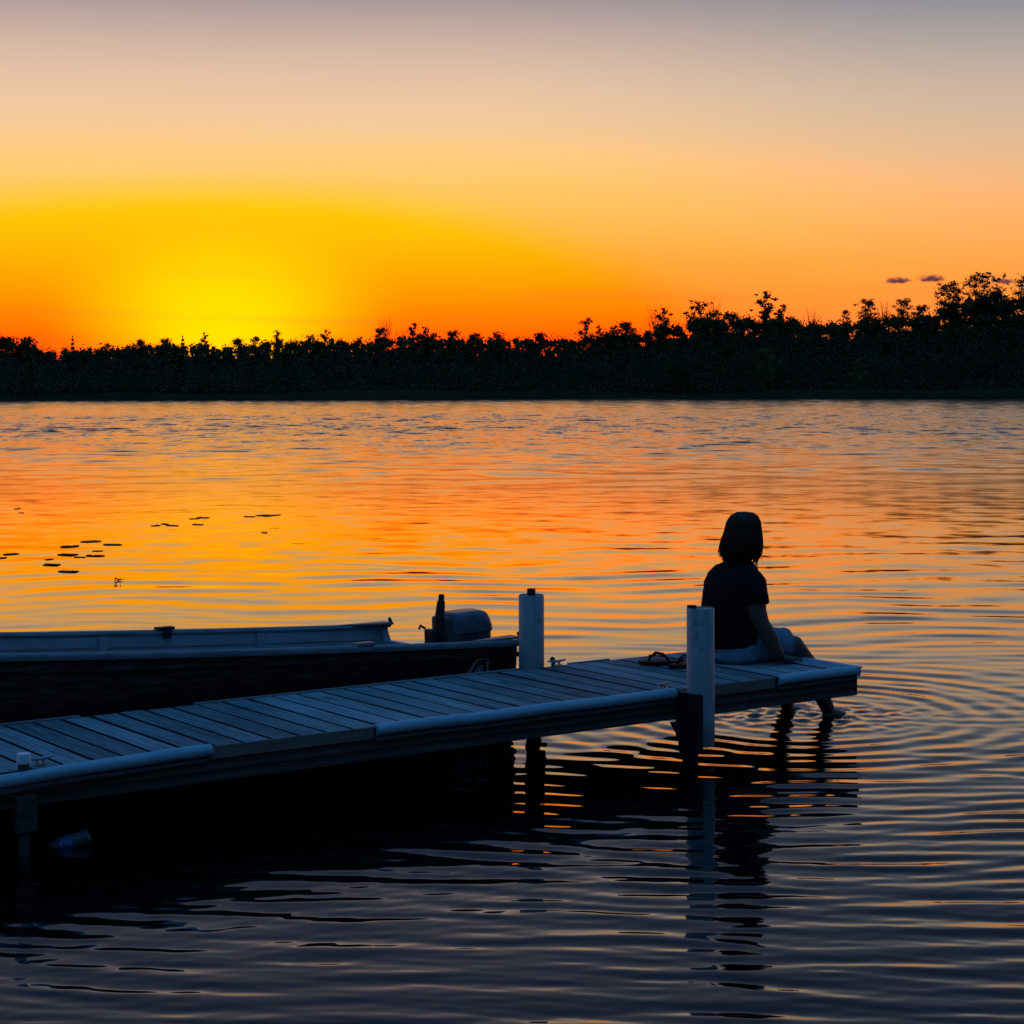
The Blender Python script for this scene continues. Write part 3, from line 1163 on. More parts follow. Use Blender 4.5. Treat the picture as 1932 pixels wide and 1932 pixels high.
def plank_mesh(i):
    rg = random.Random(i)
    mb = MB()
    mb.box(-0.0625, 0.0625, 0.012, DW - 0.012, -0.032, 0, bevel=0.004)
    me = mb.mesh('plank')
    me.materials.append(MATS['weathered_wood'])
    me.materials.append(MATS['gap_shade_wood'])
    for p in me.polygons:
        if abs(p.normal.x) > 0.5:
            p.material_index = 1  # side faces carry the painted gap shade
    for v in me.vertices:                            # slight cupping and ragged ends
        v.co.z += 0.0025 * (abs(v.co.x) / 0.0665) ** 2 * -1
        v.co.x += 0.0015 * math.sin(v.co.y * 5 + i)
    return me


pm = [plank_mesh(i) for i in range(6)]
rnd = random.Random(17)
u = -0.075
k = 0
while u > LU:
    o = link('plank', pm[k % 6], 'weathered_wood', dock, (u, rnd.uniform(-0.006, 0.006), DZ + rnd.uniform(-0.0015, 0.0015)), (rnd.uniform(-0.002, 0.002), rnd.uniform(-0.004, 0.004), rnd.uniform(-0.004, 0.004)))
    u -= pitch * rnd.uniform(0.985, 1.015)
    k += 1
nplanks = k


def rail_profile(v0, sgn):
    """ribbed aluminium side rail, outer face at v0; sgn -1 faces the camera"""
    P = [(0.0, -0.004), (0.0, -0.040), (-0.006, -0.046), (-0.006, -0.058), (0.004, -0.064), (0.004, -0.086),
         (-0.007, -0.092), (-0.007, -0.106), (0.004, -0.112), (0.004, -0.132), (-0.012, -0.138), (-0.012, -0.152), (0.045, -0.152), (0.045, -0.034), (0.010, -0.034), (0.010, -0.004)]
    return [(v0 - sgn * y * -1 if False else v0 + (-sgn) * y * 1.0, DZ + z) for (y, z) in P]


def rail(v0, sgn, name):
    P = [(0.0, -0.004), (-0.0, -0.040), (-0.006, -0.046), (-0.006, -0.058), (0.004, -0.064), (0.004, -0.086),
         (-0.007, -0.092), (-0.007, -0.106), (0.004, -0.112), (0.004, -0.132), (-0.012, -0.138), (-0.012, -0.152), (0.045, -0.152), (0.045, -0.040), (0.009, -0.040), (0.009, -0.004)]
    prof_ = [(v0 + sgn * y, DZ + z) for (y, z) in P]
    MB().extrude_profile(prof_, LU - 0.07, 0.0).build(name, 'weathered_aluminium', dock)


rail(0.0, 1, 'side_rail')
rail(DW, -1, 'side_rail')
MB().box(0.001, 0.012, -0.006, DW + 0.006, DZ - 0.152, DZ - 0.006, 0.003).build('end_rail', 'weathered_aluminium', dock)
for j in range(9):                                   # joists under the planks
    uu = -0.7 - j * 1.05
    MB().box(uu - 0.02, uu + 0.02, 0.05, DW - 0.05, DZ - 0.13, DZ - 0.036).build('joist', 'dark_steel', dock)
for (a, b) in ((-3.995, -3.16), (-1.16, -0.62), (LU, -6.9)):  # bare stretches of edge board
    MB().box(a, b, -0.011, -0.0008, DZ - 0.056, DZ + 0.001, 0.002).build('edge_board', 'bare_fascia', dock)
MB().box(-1.32, -1.20, -0.010, -0.0008, DZ - 0.05, DZ - 0.002, 0.002).build('edge_board', 'bare_fascia', dock)
# thin pale lip along the boat side
for (a, b) in ((-4.60, -4.15), (-3.55, -1.55), (-1.2, -0.9)):
    MB().box(a, b, DW + 0.001, DW + 0.02, DZ - 0.02, DZ + 0.004, 0.002).build('edge_trim', 'galvanised', dock)

BPROF = [(0.008, 0.009), (-0.012, 0.0105), (-0.026, 0.005), (-0.034, -0.005), (-0.037, -0.016), (-0.035, -0.029), (-0.029, -0.038), (-0.020, -0.043), (-0.0115, -0.043), (-0.0115, 0.002), (0.008, 0.003)]


def bumper(u0, u1, warp=None, nseg=30):
    o = MB().extrude_profile([(y, DZ + z) for (y, z) in BPROF], u0, u1, nseg, warp).build('bumper', 'vinyl_bumper', dock, smooth=50)
    MB().extrude_profile([(-0.026, DZ - 0.050), (-0.022, DZ - 0.064), (-0.008, DZ - 0.068), (-0.008, DZ - 0.050)], u0, u1 - 0.02, nseg, warp).build('bumper_flange', 'gunwale_aluminium', o)


def w1(x):
    t = max(0.0, 1 - abs(x + 5.05) / 0.85)
    t = t * t * (3 - 2 * t)
    return (-0.062 * t + 0.003 * math.sin(x * 7), -0.008 * t + 0.0025 * math.sin(x * 9))


bumper(-6.9, -4.0, w1, 90)
bumper(-3.15, -1.335, lambda x: (0.002 * math.sin(x * 6), 0.002 * math.sin(x * 8)))
bumper(-0.60, 0.012, lambda x: (0.0, 0.004 * math.sin((x + 0.6) * 4)))
# the bumper of the lake end turns the corner
ob = MB()
ob.extrude_profile([(-y, DZ + z) for (y, z) in BPROF], -0.035, DW * 0.9, 12)
eb = ob.build('bumper', 'vinyl_bumper', dock, smooth=50)
eb.rotation_euler = (0, 0, R(90))
eb.location = (0.016, 0, 0)


def leg(uu, vv, sgn, sleeve_off, top, bottom, gusset):
    """metal leg with its bracket; a plastic sleeve slipped over the upper pipe"""
    lg = MB().tube([(uu, vv, -1.2), (uu, vv, DZ - 0.02)], 0.042, 14).build('leg', 'dark_steel', dock, smooth=40)
    b = MB()
    b.box(uu - 0.034, uu + 0.034, min(vv, vv + sgn * 0.05) - 0.03, max(vv, vv + sgn * 0.05) + 0.03, DZ - 0.26, DZ - 0.012, 0.004)
    b.build('bracket', 'dark_steel', lg)
    if gusset:
        MB().prism([(uu - 0.16, DZ - 0.150), (uu - 0.04, DZ - 0.150), (uu - 0.04, DZ - 0.29)], 'y', vv - 0.012, vv + 0.012).build('gusset', 'dark_steel', lg)
    su, sv = uu + sleeve_off[0], vv + sleeve_off[1]
    n = 28
    s = MB()
    ro, ri = 0.0725, 0.066
    rg = []
    for (r, z) in ((ri, bottom), (ro, bottom), (ro, top - 0.004), (ro - 0.004, top), (ri, top), (ri, top - 0.006), (0.002, top - 0.008)):
        rg.append([(su + r * math.cos(2 * math.pi * q / n), sv + r * math.sin(2 * math.pi * q / n), z) for q in range(n)])
    s.rings(rg)
    sl = s.build('post_sleeve', 'pvc_sleeve', lg, smooth=45)
    return lg, sl, (su, sv)


lgn, sln, sp = leg(-1.275, -0.068, 1, (0.037, -0.040), 0.787, 0.072, False)
MB().tube([(sp[0] - 0.034, sp[1] + 0.03, 0.76), (sp[0] - 0.034, sp[1] + 0.03, 0.799)], 0.025, 14).build('pipe_end', 'dark_steel', lgn, smooth=40)
# the dark bracket plate clasping the sleeve
MB().box(sp[0] - 0.080, sp[0] - 0.040, sp[1] - 0.066, sp[1] + 0.09, 0.040, DZ - 0.006, 0.003).build('bracket_plate', 'dark_steel', lgn)
MB().prism([(sp[0] - 0.185, DZ - 0.148), (sp[0] - 0.081, DZ - 0.148), (sp[0] - 0.081, 0.055)], 'y', sp[1] + 0.02, sp[1] + 0.034).build('gusset', 'dark_steel', lgn)
lgf, slf, sp = leg(-1.40, DW + 0.075, -1, (0.0, 0.015), 0.755, 0.30, False)
MB().tube([(sp[0], sp[1], 0.70), (sp[0], sp[1], 0.790)], 0.0245, 14).build('pipe_end', 'dark_steel', lgf, smooth=40)
# left leg: capped pipe in a square bracket
ll = MB().tube([(-4.86, -0.026, -1.2), (-4.86, -0.026, DZ + 0.030)], 0.0235, 14).build('leg', 'weathered_aluminium', dock, smooth=40)
MB().tube([(-4.86, -0.026, DZ + 0.031), (-4.86, -0.026, DZ + 0.066), (-4.86, -0.026, DZ + 0.072)], [0.030, 0.030, 0.026], 16).build('leg_cap', 'cap_plastic', ll, smooth=40)
lb = MB()
lb.box(-4.905, -4.815, -0.064, -0.013, DZ - 0.25, DZ - 0.100, 0.004)
lb.build('bracket', 'weathered_aluminium', ll)
MB().tube([(-4.8, DW + 0.05, -1.2), (-4.8, DW + 0.05, DZ - 0.01)], 0.03, 12).build('leg', 'dark_steel', dock, smooth=40)
for vv in (-0.03, DW + 0.05):
    MB().tube([(-8.2, vv, -1.2), (-8.2, vv, DZ - 0.01)], 0.03, 12).build('leg', 'dark_steel', dock, smooth=40)


def cleat(uu, vv, rot, label):
    c = MB()
    c.box(-0.045, 0.045, -0.018, 0.018, 0, 0.006, 0.002)
    c.tube([(-0.022, 0, 0.004), (-0.020, 0, 0.026)], 0.008, 8)
    c.tube([(0.022, 0, 0.004), (0.020, 0, 0.026)], 0.008, 8)
    c.tube([(-0.085, 0, 0.038), (-0.05, 0, 0.033), (0, 0, 0.030), (0.05, 0, 0.033), (0.085, 0, 0.038)], [0.005, 0.009, 0.011, 0.009, 0.005], 10)
    o = c.build('cleat', 'galvanised', dock, smooth=40, loc=(uu, vv, DZ + 0.004), rot=(0, 0, R(rot)))
    o.scale = (0.75, 0.75, 0.75)
    setp(o, label)
    return o


cleat(-4.76, 0.045, 8, 'small bright metal cleat beside the capped pipe')
cleat(-1.31, DW - 0.03, 0, 'small metal cleat beside the sleeved post on the boat side')
cleat(-1.36, 0.05, 20, 'small metal cleat behind the front sleeved post')
kn = MB()
kn.sphere((0, 0, 0.0), 0.016, u=10, v=8)
kn.tube([(0, 0, -0.06), (0, 0, 0)], 0.008, 8)
kn.build('mooring_pin', 'dark_steel', dock, smooth=True, loc=(-1.325, DW - 0.01, DZ + 0.036))

# ------------------------------------------------------------------ person
def remeshed(mb, name, mat, parent, voxel, smooth=6, fac=0.5):
    o = mb.build(name, mat, parent, smooth=True)
    m = o.modifiers.new('remesh', 'REMESH')
    m.mode = 'VOXEL'
    m.voxel_size = voxel
    m.use_smooth_shade = True
    s = o.modifiers.new('smooth', 'SMOOTH')
    s.factor = fac
    s.iterations = smooth
    return o


person = empty('person', dk(-0.30, 0.62, DZ), DA)
setp(person, 'person in black T-shirt and pale shorts sitting at the dock end, feet in the water', 'person')

bd = MB()
# trunk and neck
bd.stack([(0.02, -0.04, 0, 0.11, 0.15), (0.10, -0.05, 0, 0.13, 0.165), (0.25, -0.055, 0, 0.115, 0.14), (0.38, -0.05, 0, 0.115, 0.15), (0.47, -0.035, 0, 0.09, 0.165), (0.52, -0.02, 0, 0.065, 0.11), (0.545, -0.01, 0, 0.052, 0.06)])
bd.tube([(-0.015, 0, 0.49), (0.010, 0, 0.57), (0.034, 0, 0.64)], [0.058, 0.050, 0.050], 16)
# head: skull, face, nose, chin, ears; she looks out over the lake
bd.sphere((0.040, 0, 0.747), 0.088, 1.06, 0.88, 1.05, 24, 16)
bd.sphere((0.075, 0, 0.687), 0.062, 0.95, 0.88, 1.12, 20, 14)
bd.tube([(0.126, 0, 0.737), (0.145, 0, 0.707), (0.129, 0, 0.694)], [0.010, 0.015, 0.011], 10)
bd.sphere((0.112, 0, 0.640), 0.021, 0.9, 1.1, 0.8)
bd.tube([(0.123, -0.022, 0.666), (0.132, 0, 0.668), (0.123, 0.022, 0.666)], [0.006, 0.010, 0.006], 8)
for s in (-1, 1):
    bd.sphere((0.038, s * 0.078, 0.714), 0.026, 0.6, 0.35, 1.1)
    bd.sphere((0.112, s * 0.030, 0.735), 0.012, 0.6, 1.0, 0.7)
    bd.tube([(0.118, s * 0.014, 0.753), (0.116, s * 0.048, 0.752)], 0.008, 8)
# right arm, straight, the hand propped on the planks
bd.tube([(-0.035, -0.150, 0.485), (-0.056, -0.188, 0.40), (-0.062, -0.208, 0.30), (-0.050, -0.230, 0.235), (-0.012, -0.252, 0.16), (0.028, -0.258, 0.088), (0.062, -0.262, 0.048)],
        [0.058, 0.058, 0.054, 0.047, 0.049, 0.038, 0.030], 16)


def hand(px_, py_, pz_, heading, side):
    """open hand resting on the boards: palm, four fingers of unequal length, thumb from the side"""
    h = Vector((math.cos(heading), math.sin(heading), 0))
    t = Vector((-math.sin(heading), math.cos(heading), 0)) * side     # thumb side
    b = Vector((px_, py_, pz_))
    z = Vector((0, 0, 1))
    bd.tube([b - h * 0.005, b + h * 0.035 - z * 0.006, b + h * 0.080 - z * 0.016], [(0.028, 0.019), (0.038, 0.017), (0.040, 0.014)], 14)
    for i, (o, L, sp) in enumerate(((0.030, 0.066, 0.16), (0.0105, 0.076, 0.03), (-0.0105, 0.070, -0.08), (-0.030, 0.054, -0.22))):
        d = (h + t * sp).normalized()
        p0 = b + h * 0.070 + t * o - z * 0.013
        bd.tube([p0, p0 + d * L * 0.45 + z * 0.004, p0 + d * L * 0.78 - z * 0.004, p0 + d * L - z * 0.012], [0.0098, 0.0092, 0.0084, 0.0066], 10)
    p0 = b + h * 0.012 + t * 0.026 - z * 0.006
    d = (h * 0.62 + t).normalized()
    bd.tube([p0, p0 + d * 0.034 - z * 0.004, p0 + (d * 0.045 + h * 0.022) - z * 0.012], [0.0135, 0.0112, 0.0085], 10)


hand(0.072, -0.263, 0.036, R(-2), 1)
# left arm rests with the hand on the thigh
bd.tube([(-0.025, 0.15, 0.485), (0.012, 0.192, 0.39), (0.035, 0.205, 0.30), (0.065, 0.205, 0.245), (0.11, 0.19, 0.215), (0.165, 0.160, 0.197)],
        [0.058, 0.056, 0.050, 0.046, 0.042, 0.030], 16)
hand(0.17, 0.155, 0.198, R(-15), -1)
# legs hang over the end of the dock, feet in the water
KN = {-1: (0.286, -0.150, 0.072), 1: (0.300, 0.145, 0.076)}
AN = {-1: (0.535, -0.170, -0.322), 1: (0.480, 0.115, -0.338)}
for s in (-1, 1):
    k3, a3 = Vector(KN[s]), Vector(AN[s])
    bd.tube([(-0.03, s * 0.095, 0.095), (0.10, s * 0.115, 0.090), (0.20, s * 0.135, 0.084), k3, k3 + Vector((0.042, 0, -0.050)), k3.lerp(a3, 0.32) + Vector((0.022, 0, 0)), k3.lerp(a3, 0.62) + Vector((0.010, 0, 0)), a3],
            [0.092, 0.086, 0.072, 0.059, 0.056, 0.060, 0.052, 0.040], 16)
    bd.sphere(a3 + Vector((-0.02, 0, -0.045)), 0.034)
    bd.tube([a3 + Vector((-0.01, 0, -0.02)), a3 + Vector((0.07, 0, -0.035)), a3 + Vector((0.15, s * -0.01, -0.048)), a3 + Vector((0.185, s * -0.012, -0.05))],
            [(0.034, 0.040), (0.037, 0.032), (0.042, 0.020), (0.034, 0.012)], 14)
    for j in range(5):
        p = a3 + Vector((0.175 - 0.008 * abs(j - 1), -s * (0.032 - 0.0165 * j) , -0.052))
        bd.tube([p, p + Vector((0.034, 0, -0.003))], [0.0105, 0.008], 8)
remeshed(bd, 'body', 'skin', person, 0.0042, 4)

# T-shirt
sh = MB()
sh.stack([(0.085, -0.090, 0, 0.160, 0.190), (0.12, -0.092, 0, 0.172, 0.194), (0.20, -0.088, 0, 0.172, 0.184), (0.30, -0.080, 0, 0.166, 0.180), (0.38, -0.072, 0, 0.158, 0.186), (0.45, -0.062, 0, 0.142, 0.188), (0.505, -0.048, 0, 0.118, 0.176), (0.542, -0.034, 0, 0.090, 0.156), (0.566, -0.024, 0, 0.070, 0.105), (0.585, -0.010, 0, 0.060, 0.068)], 32)
sh.tube([(-0.035, -0.12, 0.500), (-0.046, -0.162, 0.462), (-0.058, -0.192, 0.395), (-0.063, -0.204, 0.345)], [0.060, 0.071, 0.072, 0.073], 18)
sh.tube([(-0.025, 0.13, 0.495), (-0.005, 0.170, 0.455), (0.015, 0.192, 0.395), (0.026, 0.200, 0.345)], [0.060, 0.069, 0.070, 0.071], 18)
shirt = remeshed(sh, 't_shirt', 'black_cotton', person, 0.0065, 4)
tx = bpy.data.textures.new('cloth_folds', 'CLOUDS')
tx.noise_scale = 0.11
dm = shirt.modifiers.new('folds', 'DISPLACE')
dm.texture = tx
dm.strength = 0.016
dm.texture_coords = 'LOCAL'

# shorts
so = MB()
so.stack([(0.004, -0.085, 0, 0.135, 0.170), (0.03, -0.085, 0, 0.165, 0.195), (0.09, -0.075, 0, 0.168, 0.197), (0.135, -0.065, 0, 0.155, 0.185), (0.16, -0.06, 0, 0.14, 0.17)], 32)
for s in (-1, 1):
    so.tube([(-0.04, s * 0.098, 0.094), (0.12, s * 0.118, 0.096), (0.18, s * 0.132, 0.092), (0.225, s * 0.138, 0.088)], [0.098, 0.100, 0.093, 0.090], 20)
shorts = remeshed(so, 'shorts', 'pale_denim', person, 0.0065, 4)
dm = shorts.modifiers.new('folds', 'DISPLACE')
tx2 = bpy.data.textures.new('denim_folds', 'CLOUDS')
tx2.noise_scale = 0.05
dm.texture = tx2
dm.strength = 0.012
dm.texture_coords = 'LOCAL'


def hair():
    rg = random.Random(4)
    mb = MB()
    # solid mass over the skull and down the neck, open toward the face
    rows = [(0.856, 0.030, 0, 0.026, 0.024), (0.849, 0.030, 0, 0.052, 0.047), (0.831, 0.029, 0, 0.080, 0.072), (0.798, 0.026, 0, 0.101, 0.090), (0.75, 0.020, 0, 0.108, 0.099),
            (0.70, 0.014, 0, 0.109, 0.106), (0.65, 0.008, 0, 0.106, 0.107), (0.61, 0.002, 0, 0.098, 0.106), (0.585, -0.004, 0, 0.074, 0.088)]
    mb.stack(rows, 28)
    # locks: bundles of thin wavy strands following the head, tips falling loose at uneven lengths
    zs = [r[0] for r in rows][::-1]
    for i in range(95):
        an0 = rg.uniform(R(38), R(322))
        zl0 = rg.uniform(0.535, 0.615)
        fl0 = rg.uniform(-0.004, 0.022)
        wav = rg.uniform(0.05, 0.16)
        for k_ in range(5):
            an = an0 + rg.gauss(0, 0.06)
            zlen = zl0 + rg.gauss(0, 0.018)
            flare = fl0 + rg.gauss(0, 0.005)
            pts, rad = [], []
            m = 9
            for j in range(m):
                t = j / (m - 1)
                z = 0.851 - (0.851 - zlen) * t ** 1.2
                zz = max(z, 0.58)
                rx = float(np.interp(zz, zs, [r[3] for r in rows][::-1]))
                ry = float(np.interp(zz, zs, [r[4] for r in rows][::-1]))
                cx = float(np.interp(zz, zs, [r[1] for r in rows][::-1]))
                g = 1.0 + 0.03 * math.sin(i * 1.7 + t * 6) * t
                ex = flare * max(0, (t - 0.45)) * 2
                a2 = an + wav * math.sin(t * 5 + i) * t
                pts.append((cx + (rx * g + ex) * math.cos(a2), (ry * g + ex) * math.sin(a2), z))
                rad.append(0.0042 * (1 - t ** 2.5) + 0.0007)
            mb.tube(pts, rad, 4)
    for i in range(34):                                     # stray hairs
        an = rg.uniform(R(30), R(330))
        z0 = rg.uniform(0.62, 0.80)
        rx = float(np.interp(z0, zs, [r[3] for r in rows][::-1]))
        ry = float(np.interp(z0, zs, [r[4] for r in rows][::-1]))
        cx = float(np.interp(z0, zs, [r[1] for r in rows][::-1]))
        L = rg.uniform(0.05, 0.10)
        o_ = rg.uniform(0.008, 0.026)
        c_, s_ = math.cos(an), math.sin(an)
        mb.tube([(cx + rx * c_, ry * s_, z0), (cx + (rx + o_ * 0.7) * c_, (ry + o_ * 0.7) * s_, z0 - L * 0.5), (cx + (rx + o_) * c_, (ry + o_) * s_, z0 - L)], [0.0016, 0.0014, 0.0006], 3)
    mb.build('hair', 'hair', person, smooth=True)


hair()

# ------------------------------------------------------------------ flip-flops
def flipflop(uu, vv, ang, tilt, label, flipped=False):
    r = empty('flip_flop', dk(uu, vv, DZ + 0.004), DA + R(ang))
    r.rotation_euler[0] = tilt
    setp(r, label, 'flip-flop', 'pair of flip-flops on the dock')
    out = []
    for i in range(28):
        t = i / 28 * 2 * math.pi
        x = 0.13 * math.cos(t)
        wv = 0.043 + 0.007 * math.cos(t) - 0.006 * math.cos(2 * t + 0.6)
        out.append((x, wv * math.sin(t)))
    mb = MB()
    mb.rings([[(x * 0.97, y * 0.95, 0) for x, y in out], [(x, y, 0.004) for x, y in out], [(x, y, 0.016) for x, y in out], [(x * 0.98, y * 0.97, 0.020) for x, y in out]])
    mb.build('sole', 'rubber', r, smooth=40)
    for s in (-1, 1):
        pts = [(0.072, 0, 0.020), (0.060, s * 0.008, 0.042), (0.025, s * 0.032, 0.064), (-0.02, s * 0.046, 0.052), (-0.045, s * 0.045, 0.014)]
        MB().tube(pts, [(0.006, 0.005), (0.008, 0.005), (0.011, 0.005), (0.011, 0.005), (0.008, 0.005)], 8).build('strap', 'rubber', r, smooth=True)
    kb = MB()
    kb.sphere((0.062, 0, 0.044), 0.011)
    kb.tube([(0.074, 0, 0.018), (0.062, 0, 0.044)], 0.005, 8)
    kb.build('toe_post', 'rubber', r, smooth=True)
    return r


flipflop(-0.80, 0.74, 148, 0.0, 'dark flip-flop with its strap standing up, nearer the boat')
flipflop(-0.74, 0.56, 160, 0.0, 'dark flip-flop partly hidden by the front sleeved post')

# ------------------------------------------------------------------ boat
# local frame: x toward the bow, y toward the dock side, z up; origin on the waterline at the transom
BV0, BEAM = DW + 0.20, 1.50
boat = empty('fishing_boat', dk(-1.42, BV0 + BEAM / 2, 0), DA + math.pi)
setp(boat, 'open fishing boat with worn dark red hull moored along the dock', 'boat')
BL = 4.7


def half(s):
    t = max(0.0, (s - 2.9) / (BL - 2.9))
    return 0.75 * (1 - 0.015 * max(0, (1 - s / 1.6)) ** 2) * math.sqrt(max(0.0, 1 - t ** 2.2)) + 0.012


def gz(s, side):
    h = 0.447 + 0.044 * s + 0.004 * s * s
    return h + (0.028 if side > 0 else -0.028)             # the boat heels a little toward the dock's far side


def section(s, inset=0.0, dz=0.0):
    b = max(half(s) - inset, 0.004)
    rise = 0.30 * max(0.0, (s - 3.3) / 1.4) ** 2
    pts = []
    for side in (-1, 1):
        col = [(side * b, gz(s, side) + dz * 0), (side * b * 0.985, gz(s, side) * 0.72), (side * b * 0.95, 0.20 + rise * 0.5), (side * b * 0.86, 0.03 + rise + inset), (side * b * 0.45, -0.08 + rise + inset)]
        pts.append(col)
    keel = (0, -0.11 + rise + inset)
    return pts[0] + [keel] + pts[1][::-1]


S = [0, 0.3, 0.8, 1.4, 2.0, 2.6, 3.0, 3.4, 3.8, 4.2, 4.5, 4.7]
mb = MB()
mb.rings([[(s, y, z) for (y, z) in section(s)] for s in S], cap=False, closed=False)
ho = mb.build('hull', 'worn_red_paint', boat, smooth=50)
mb = MB()
mb.rings([[(s, y, z) for (y, z) in section(s, 0.028)] for s in S[:-1]], cap=False, closed=False)
mb.build('inner_shell', 'boat_interior', boat, smooth=50)
for side in (-1, 1):
    ss = np.linspace(-0.03 if side < 0 else -0.07, 4.68, 40)
    rg = []
    for s in ss:
        b = half(max(s, 0)) - 0.012
        z = gz(s, side)
        rg.append([(s, side * (b + y), z + zz) for (y, zz) in ((0.026, -0.022), (0.030, 0.0), (0.022, 0.011), (0.004, 0.014), (-0.022, 0.010), (-0.030, -0.004), (-0.022, -0.020))])
    MB().rings(rg).build('gunwale', 'gunwale_aluminium', boat, smooth=50)
    rg = [[(s, side * (half(max(s, 0)) + y), gz(s, side) + zz) for (y, zz) in ((0.0, -0.055), (0.008, -0.060), (0.009, -0.078), (0.0, -0.084), (-0.004, -0.07))] for s in ss]
    MB().rings(rg).build('rub_strip', 'worn_red_paint', boat)
# transom with the motor notch
tp = [(-0.72, gz(0, -1) - 0.01), (-0.70, gz(0, -1) - 0.02), (-0.66, 0.335), (0.36, 0.345), (0.55, gz(0, 1) - 0.02), (0.72, gz(0, 1) - 0.01), (0.69, 0.1), (0.55, 0.0), (0, -0.10), (-0.55, 0.0), (-0.69, 0.1)]
MB().prism([(y, z) for (y, z) in tp], 'x', -0.018, 0.024).build('transom', 'boat_interior', boat)
for side in (-1, 1):
    zc = gz(0.1, side)
    b = half(0.1)
    mb = MB()
    mb.prism([(-0.028, side * (b - 0.005)), (-0.028, side * (b - 0.11)), (0.10, side * (b - 0.08)), (0.33, side * (b - 0.005))], 'z', zc + 0.012, zc + 0.024)
    mb.build('corner_brace', 'gunwale_aluminium', boat)
    hb = MB()
    hb.tube([(-0.035, side * (b - 0.04), zc - 0.01), (-0.05, side * (b - 0.04), zc + 0.018), (-0.035, side * (b - 0.045), zc + 0.045)], [0.012, 0.014, 0.011], 8)
    hb.build('corner_hook', 'dark_steel', boat, smooth=True)
    for s in (0.88, 1.90, 2.97):
        b = half(s) - 0.030
        zt = gz(s, side)
        mb = MB()
        mb.rings([[(s - 0.028, side * b, z_) , (s - 0.022, side * (b - 0.022), z_), (s + 0.022, side * (b - 0.022), z_), (s + 0.028, side * b, z_)] for z_ in (0.26, zt * 0.7, zt - 0.02)])
        mb.build('rib', 'boat_interior', boat)
    rg = [[(s, side * (half(s) - 0.030 + y), gz(s, side) - 0.082 + z_) for (y, z_) in ((0.004, 0.0), (-0.008, 0.0), (-0.008, -0.010), (0.004, -0.010))] for s in np.linspace(0.05, 4.0, 24)]
    MB().rings(rg).build('inner_stringer', 'gunwale_aluminium', boat)
    s = 1.50 if side < 0 else 1.02
    mb = MB()
    mb.box(s - 0.055, s + 0.055, side * (half(s) - 0.012) - 0.03, side * (half(s) - 0.012) + 0.03, gz(s, side) + 0.013, gz(s, side) + 0.030, 0.003)
    mb.box(s - 0.022, s + 0.022, side * (half(s) - 0.05) - 0.012, side * (half(s) - 0.05) + 0.012, gz(s, side) - 0.035, gz(s, side) + 0.014, 0.003)
    mb.build('oarlock_socket', 'dark_steel' if side < 0 else 'gunwale_aluminium', boat)
for s in (0.75, 2.15, 3.5):
    b = half(s) - 0.035
    MB().box(s - 0.15, s + 0.15, -b, b, 0.235, 0.262, 0.006).build('bench', 'boat_interior', boat)
MB().box(0.03, 3.3, -0.60, 0.60, 0.075, 0.085, 0.002).build('floor_board', 'boat_interior', boat)
# outlined slanted letter on the dock side of the hull, low near the stern
def hull_letter():
    s_c = 0.31
    def P(a, h):                                           # a along the picture's left-right (metres), h up
        s = s_c - a
        return (s, half(s) * 0.985 + 0.006, h)
    def outline(poly, w):
        mb = MB()
        for p, q_ in zip(poly, poly[1:]):
            mb.tube([P(*p), P(*q_)], w, 6)
        return mb
    z0, z1 = 0.15, 0.395
    outer = [(-0.170, z0), (0.030, z1), (0.105, z1 + 0.004), (0.090, z0)]
    inner = [(-0.115, z0), (0.040, z1 - 0.040), (0.068, z1 - 0.038), (0.058, z0)]
    mb = outline(outer, 0.0065)
    for p in (inner,):
        for a, b_ in zip(p, p[1:]):
            mb.tube([P(*a), P(*b_)], 0.0045, 6)
    fill = MB()
    hole = [(-0.062, z0), (0.022, z0 + 0.115), (0.040, z0 + 0.112), (0.036, z0)]
    pts = [(-0.105, z0), (0.038, z1 - 0.048), (0.060, z1 - 0.046), (0.052, z0)]
    for i in range(3):
        a, b_, c, d = pts[i], pts[i + 1], hole[i + 1], hole[i]
        f = [fill.bm.verts.new(Vector(P(*q_)) + Vector((0, 0.001, 0))) for q_ in (a, b_, c, d)]
        g = [fill.bm.verts.new(v.co - Vector((0, 0.004, 0))) for v in f]
        fill.bm.faces.new(f)
        for k_ in range(4):
            fill.bm.faces.new((f[k_], f[(k_ + 1) % 4], g[(k_ + 1) % 4], g[k_]))
    lo = mb.build('hull_lettering', 'letter_grey', boat)
    setp(lo, 'outlined slanted letter A on the side of the hull')
    fill.build('letter_fill', 'letter_grey', lo)


hull_letter()

# ------------------------------------------------------------------ outboard motor
mo = empty('outboard_motor', boat.matrix_basis @ Vector((0.03, -0.11, 0.262)), DA + math.pi)
setp(mo, 'small blue-grey outboard motor with its tiller handle folded upright on the boat stern', 'outboard motor')
mo.rotation_euler[1] = R(2)
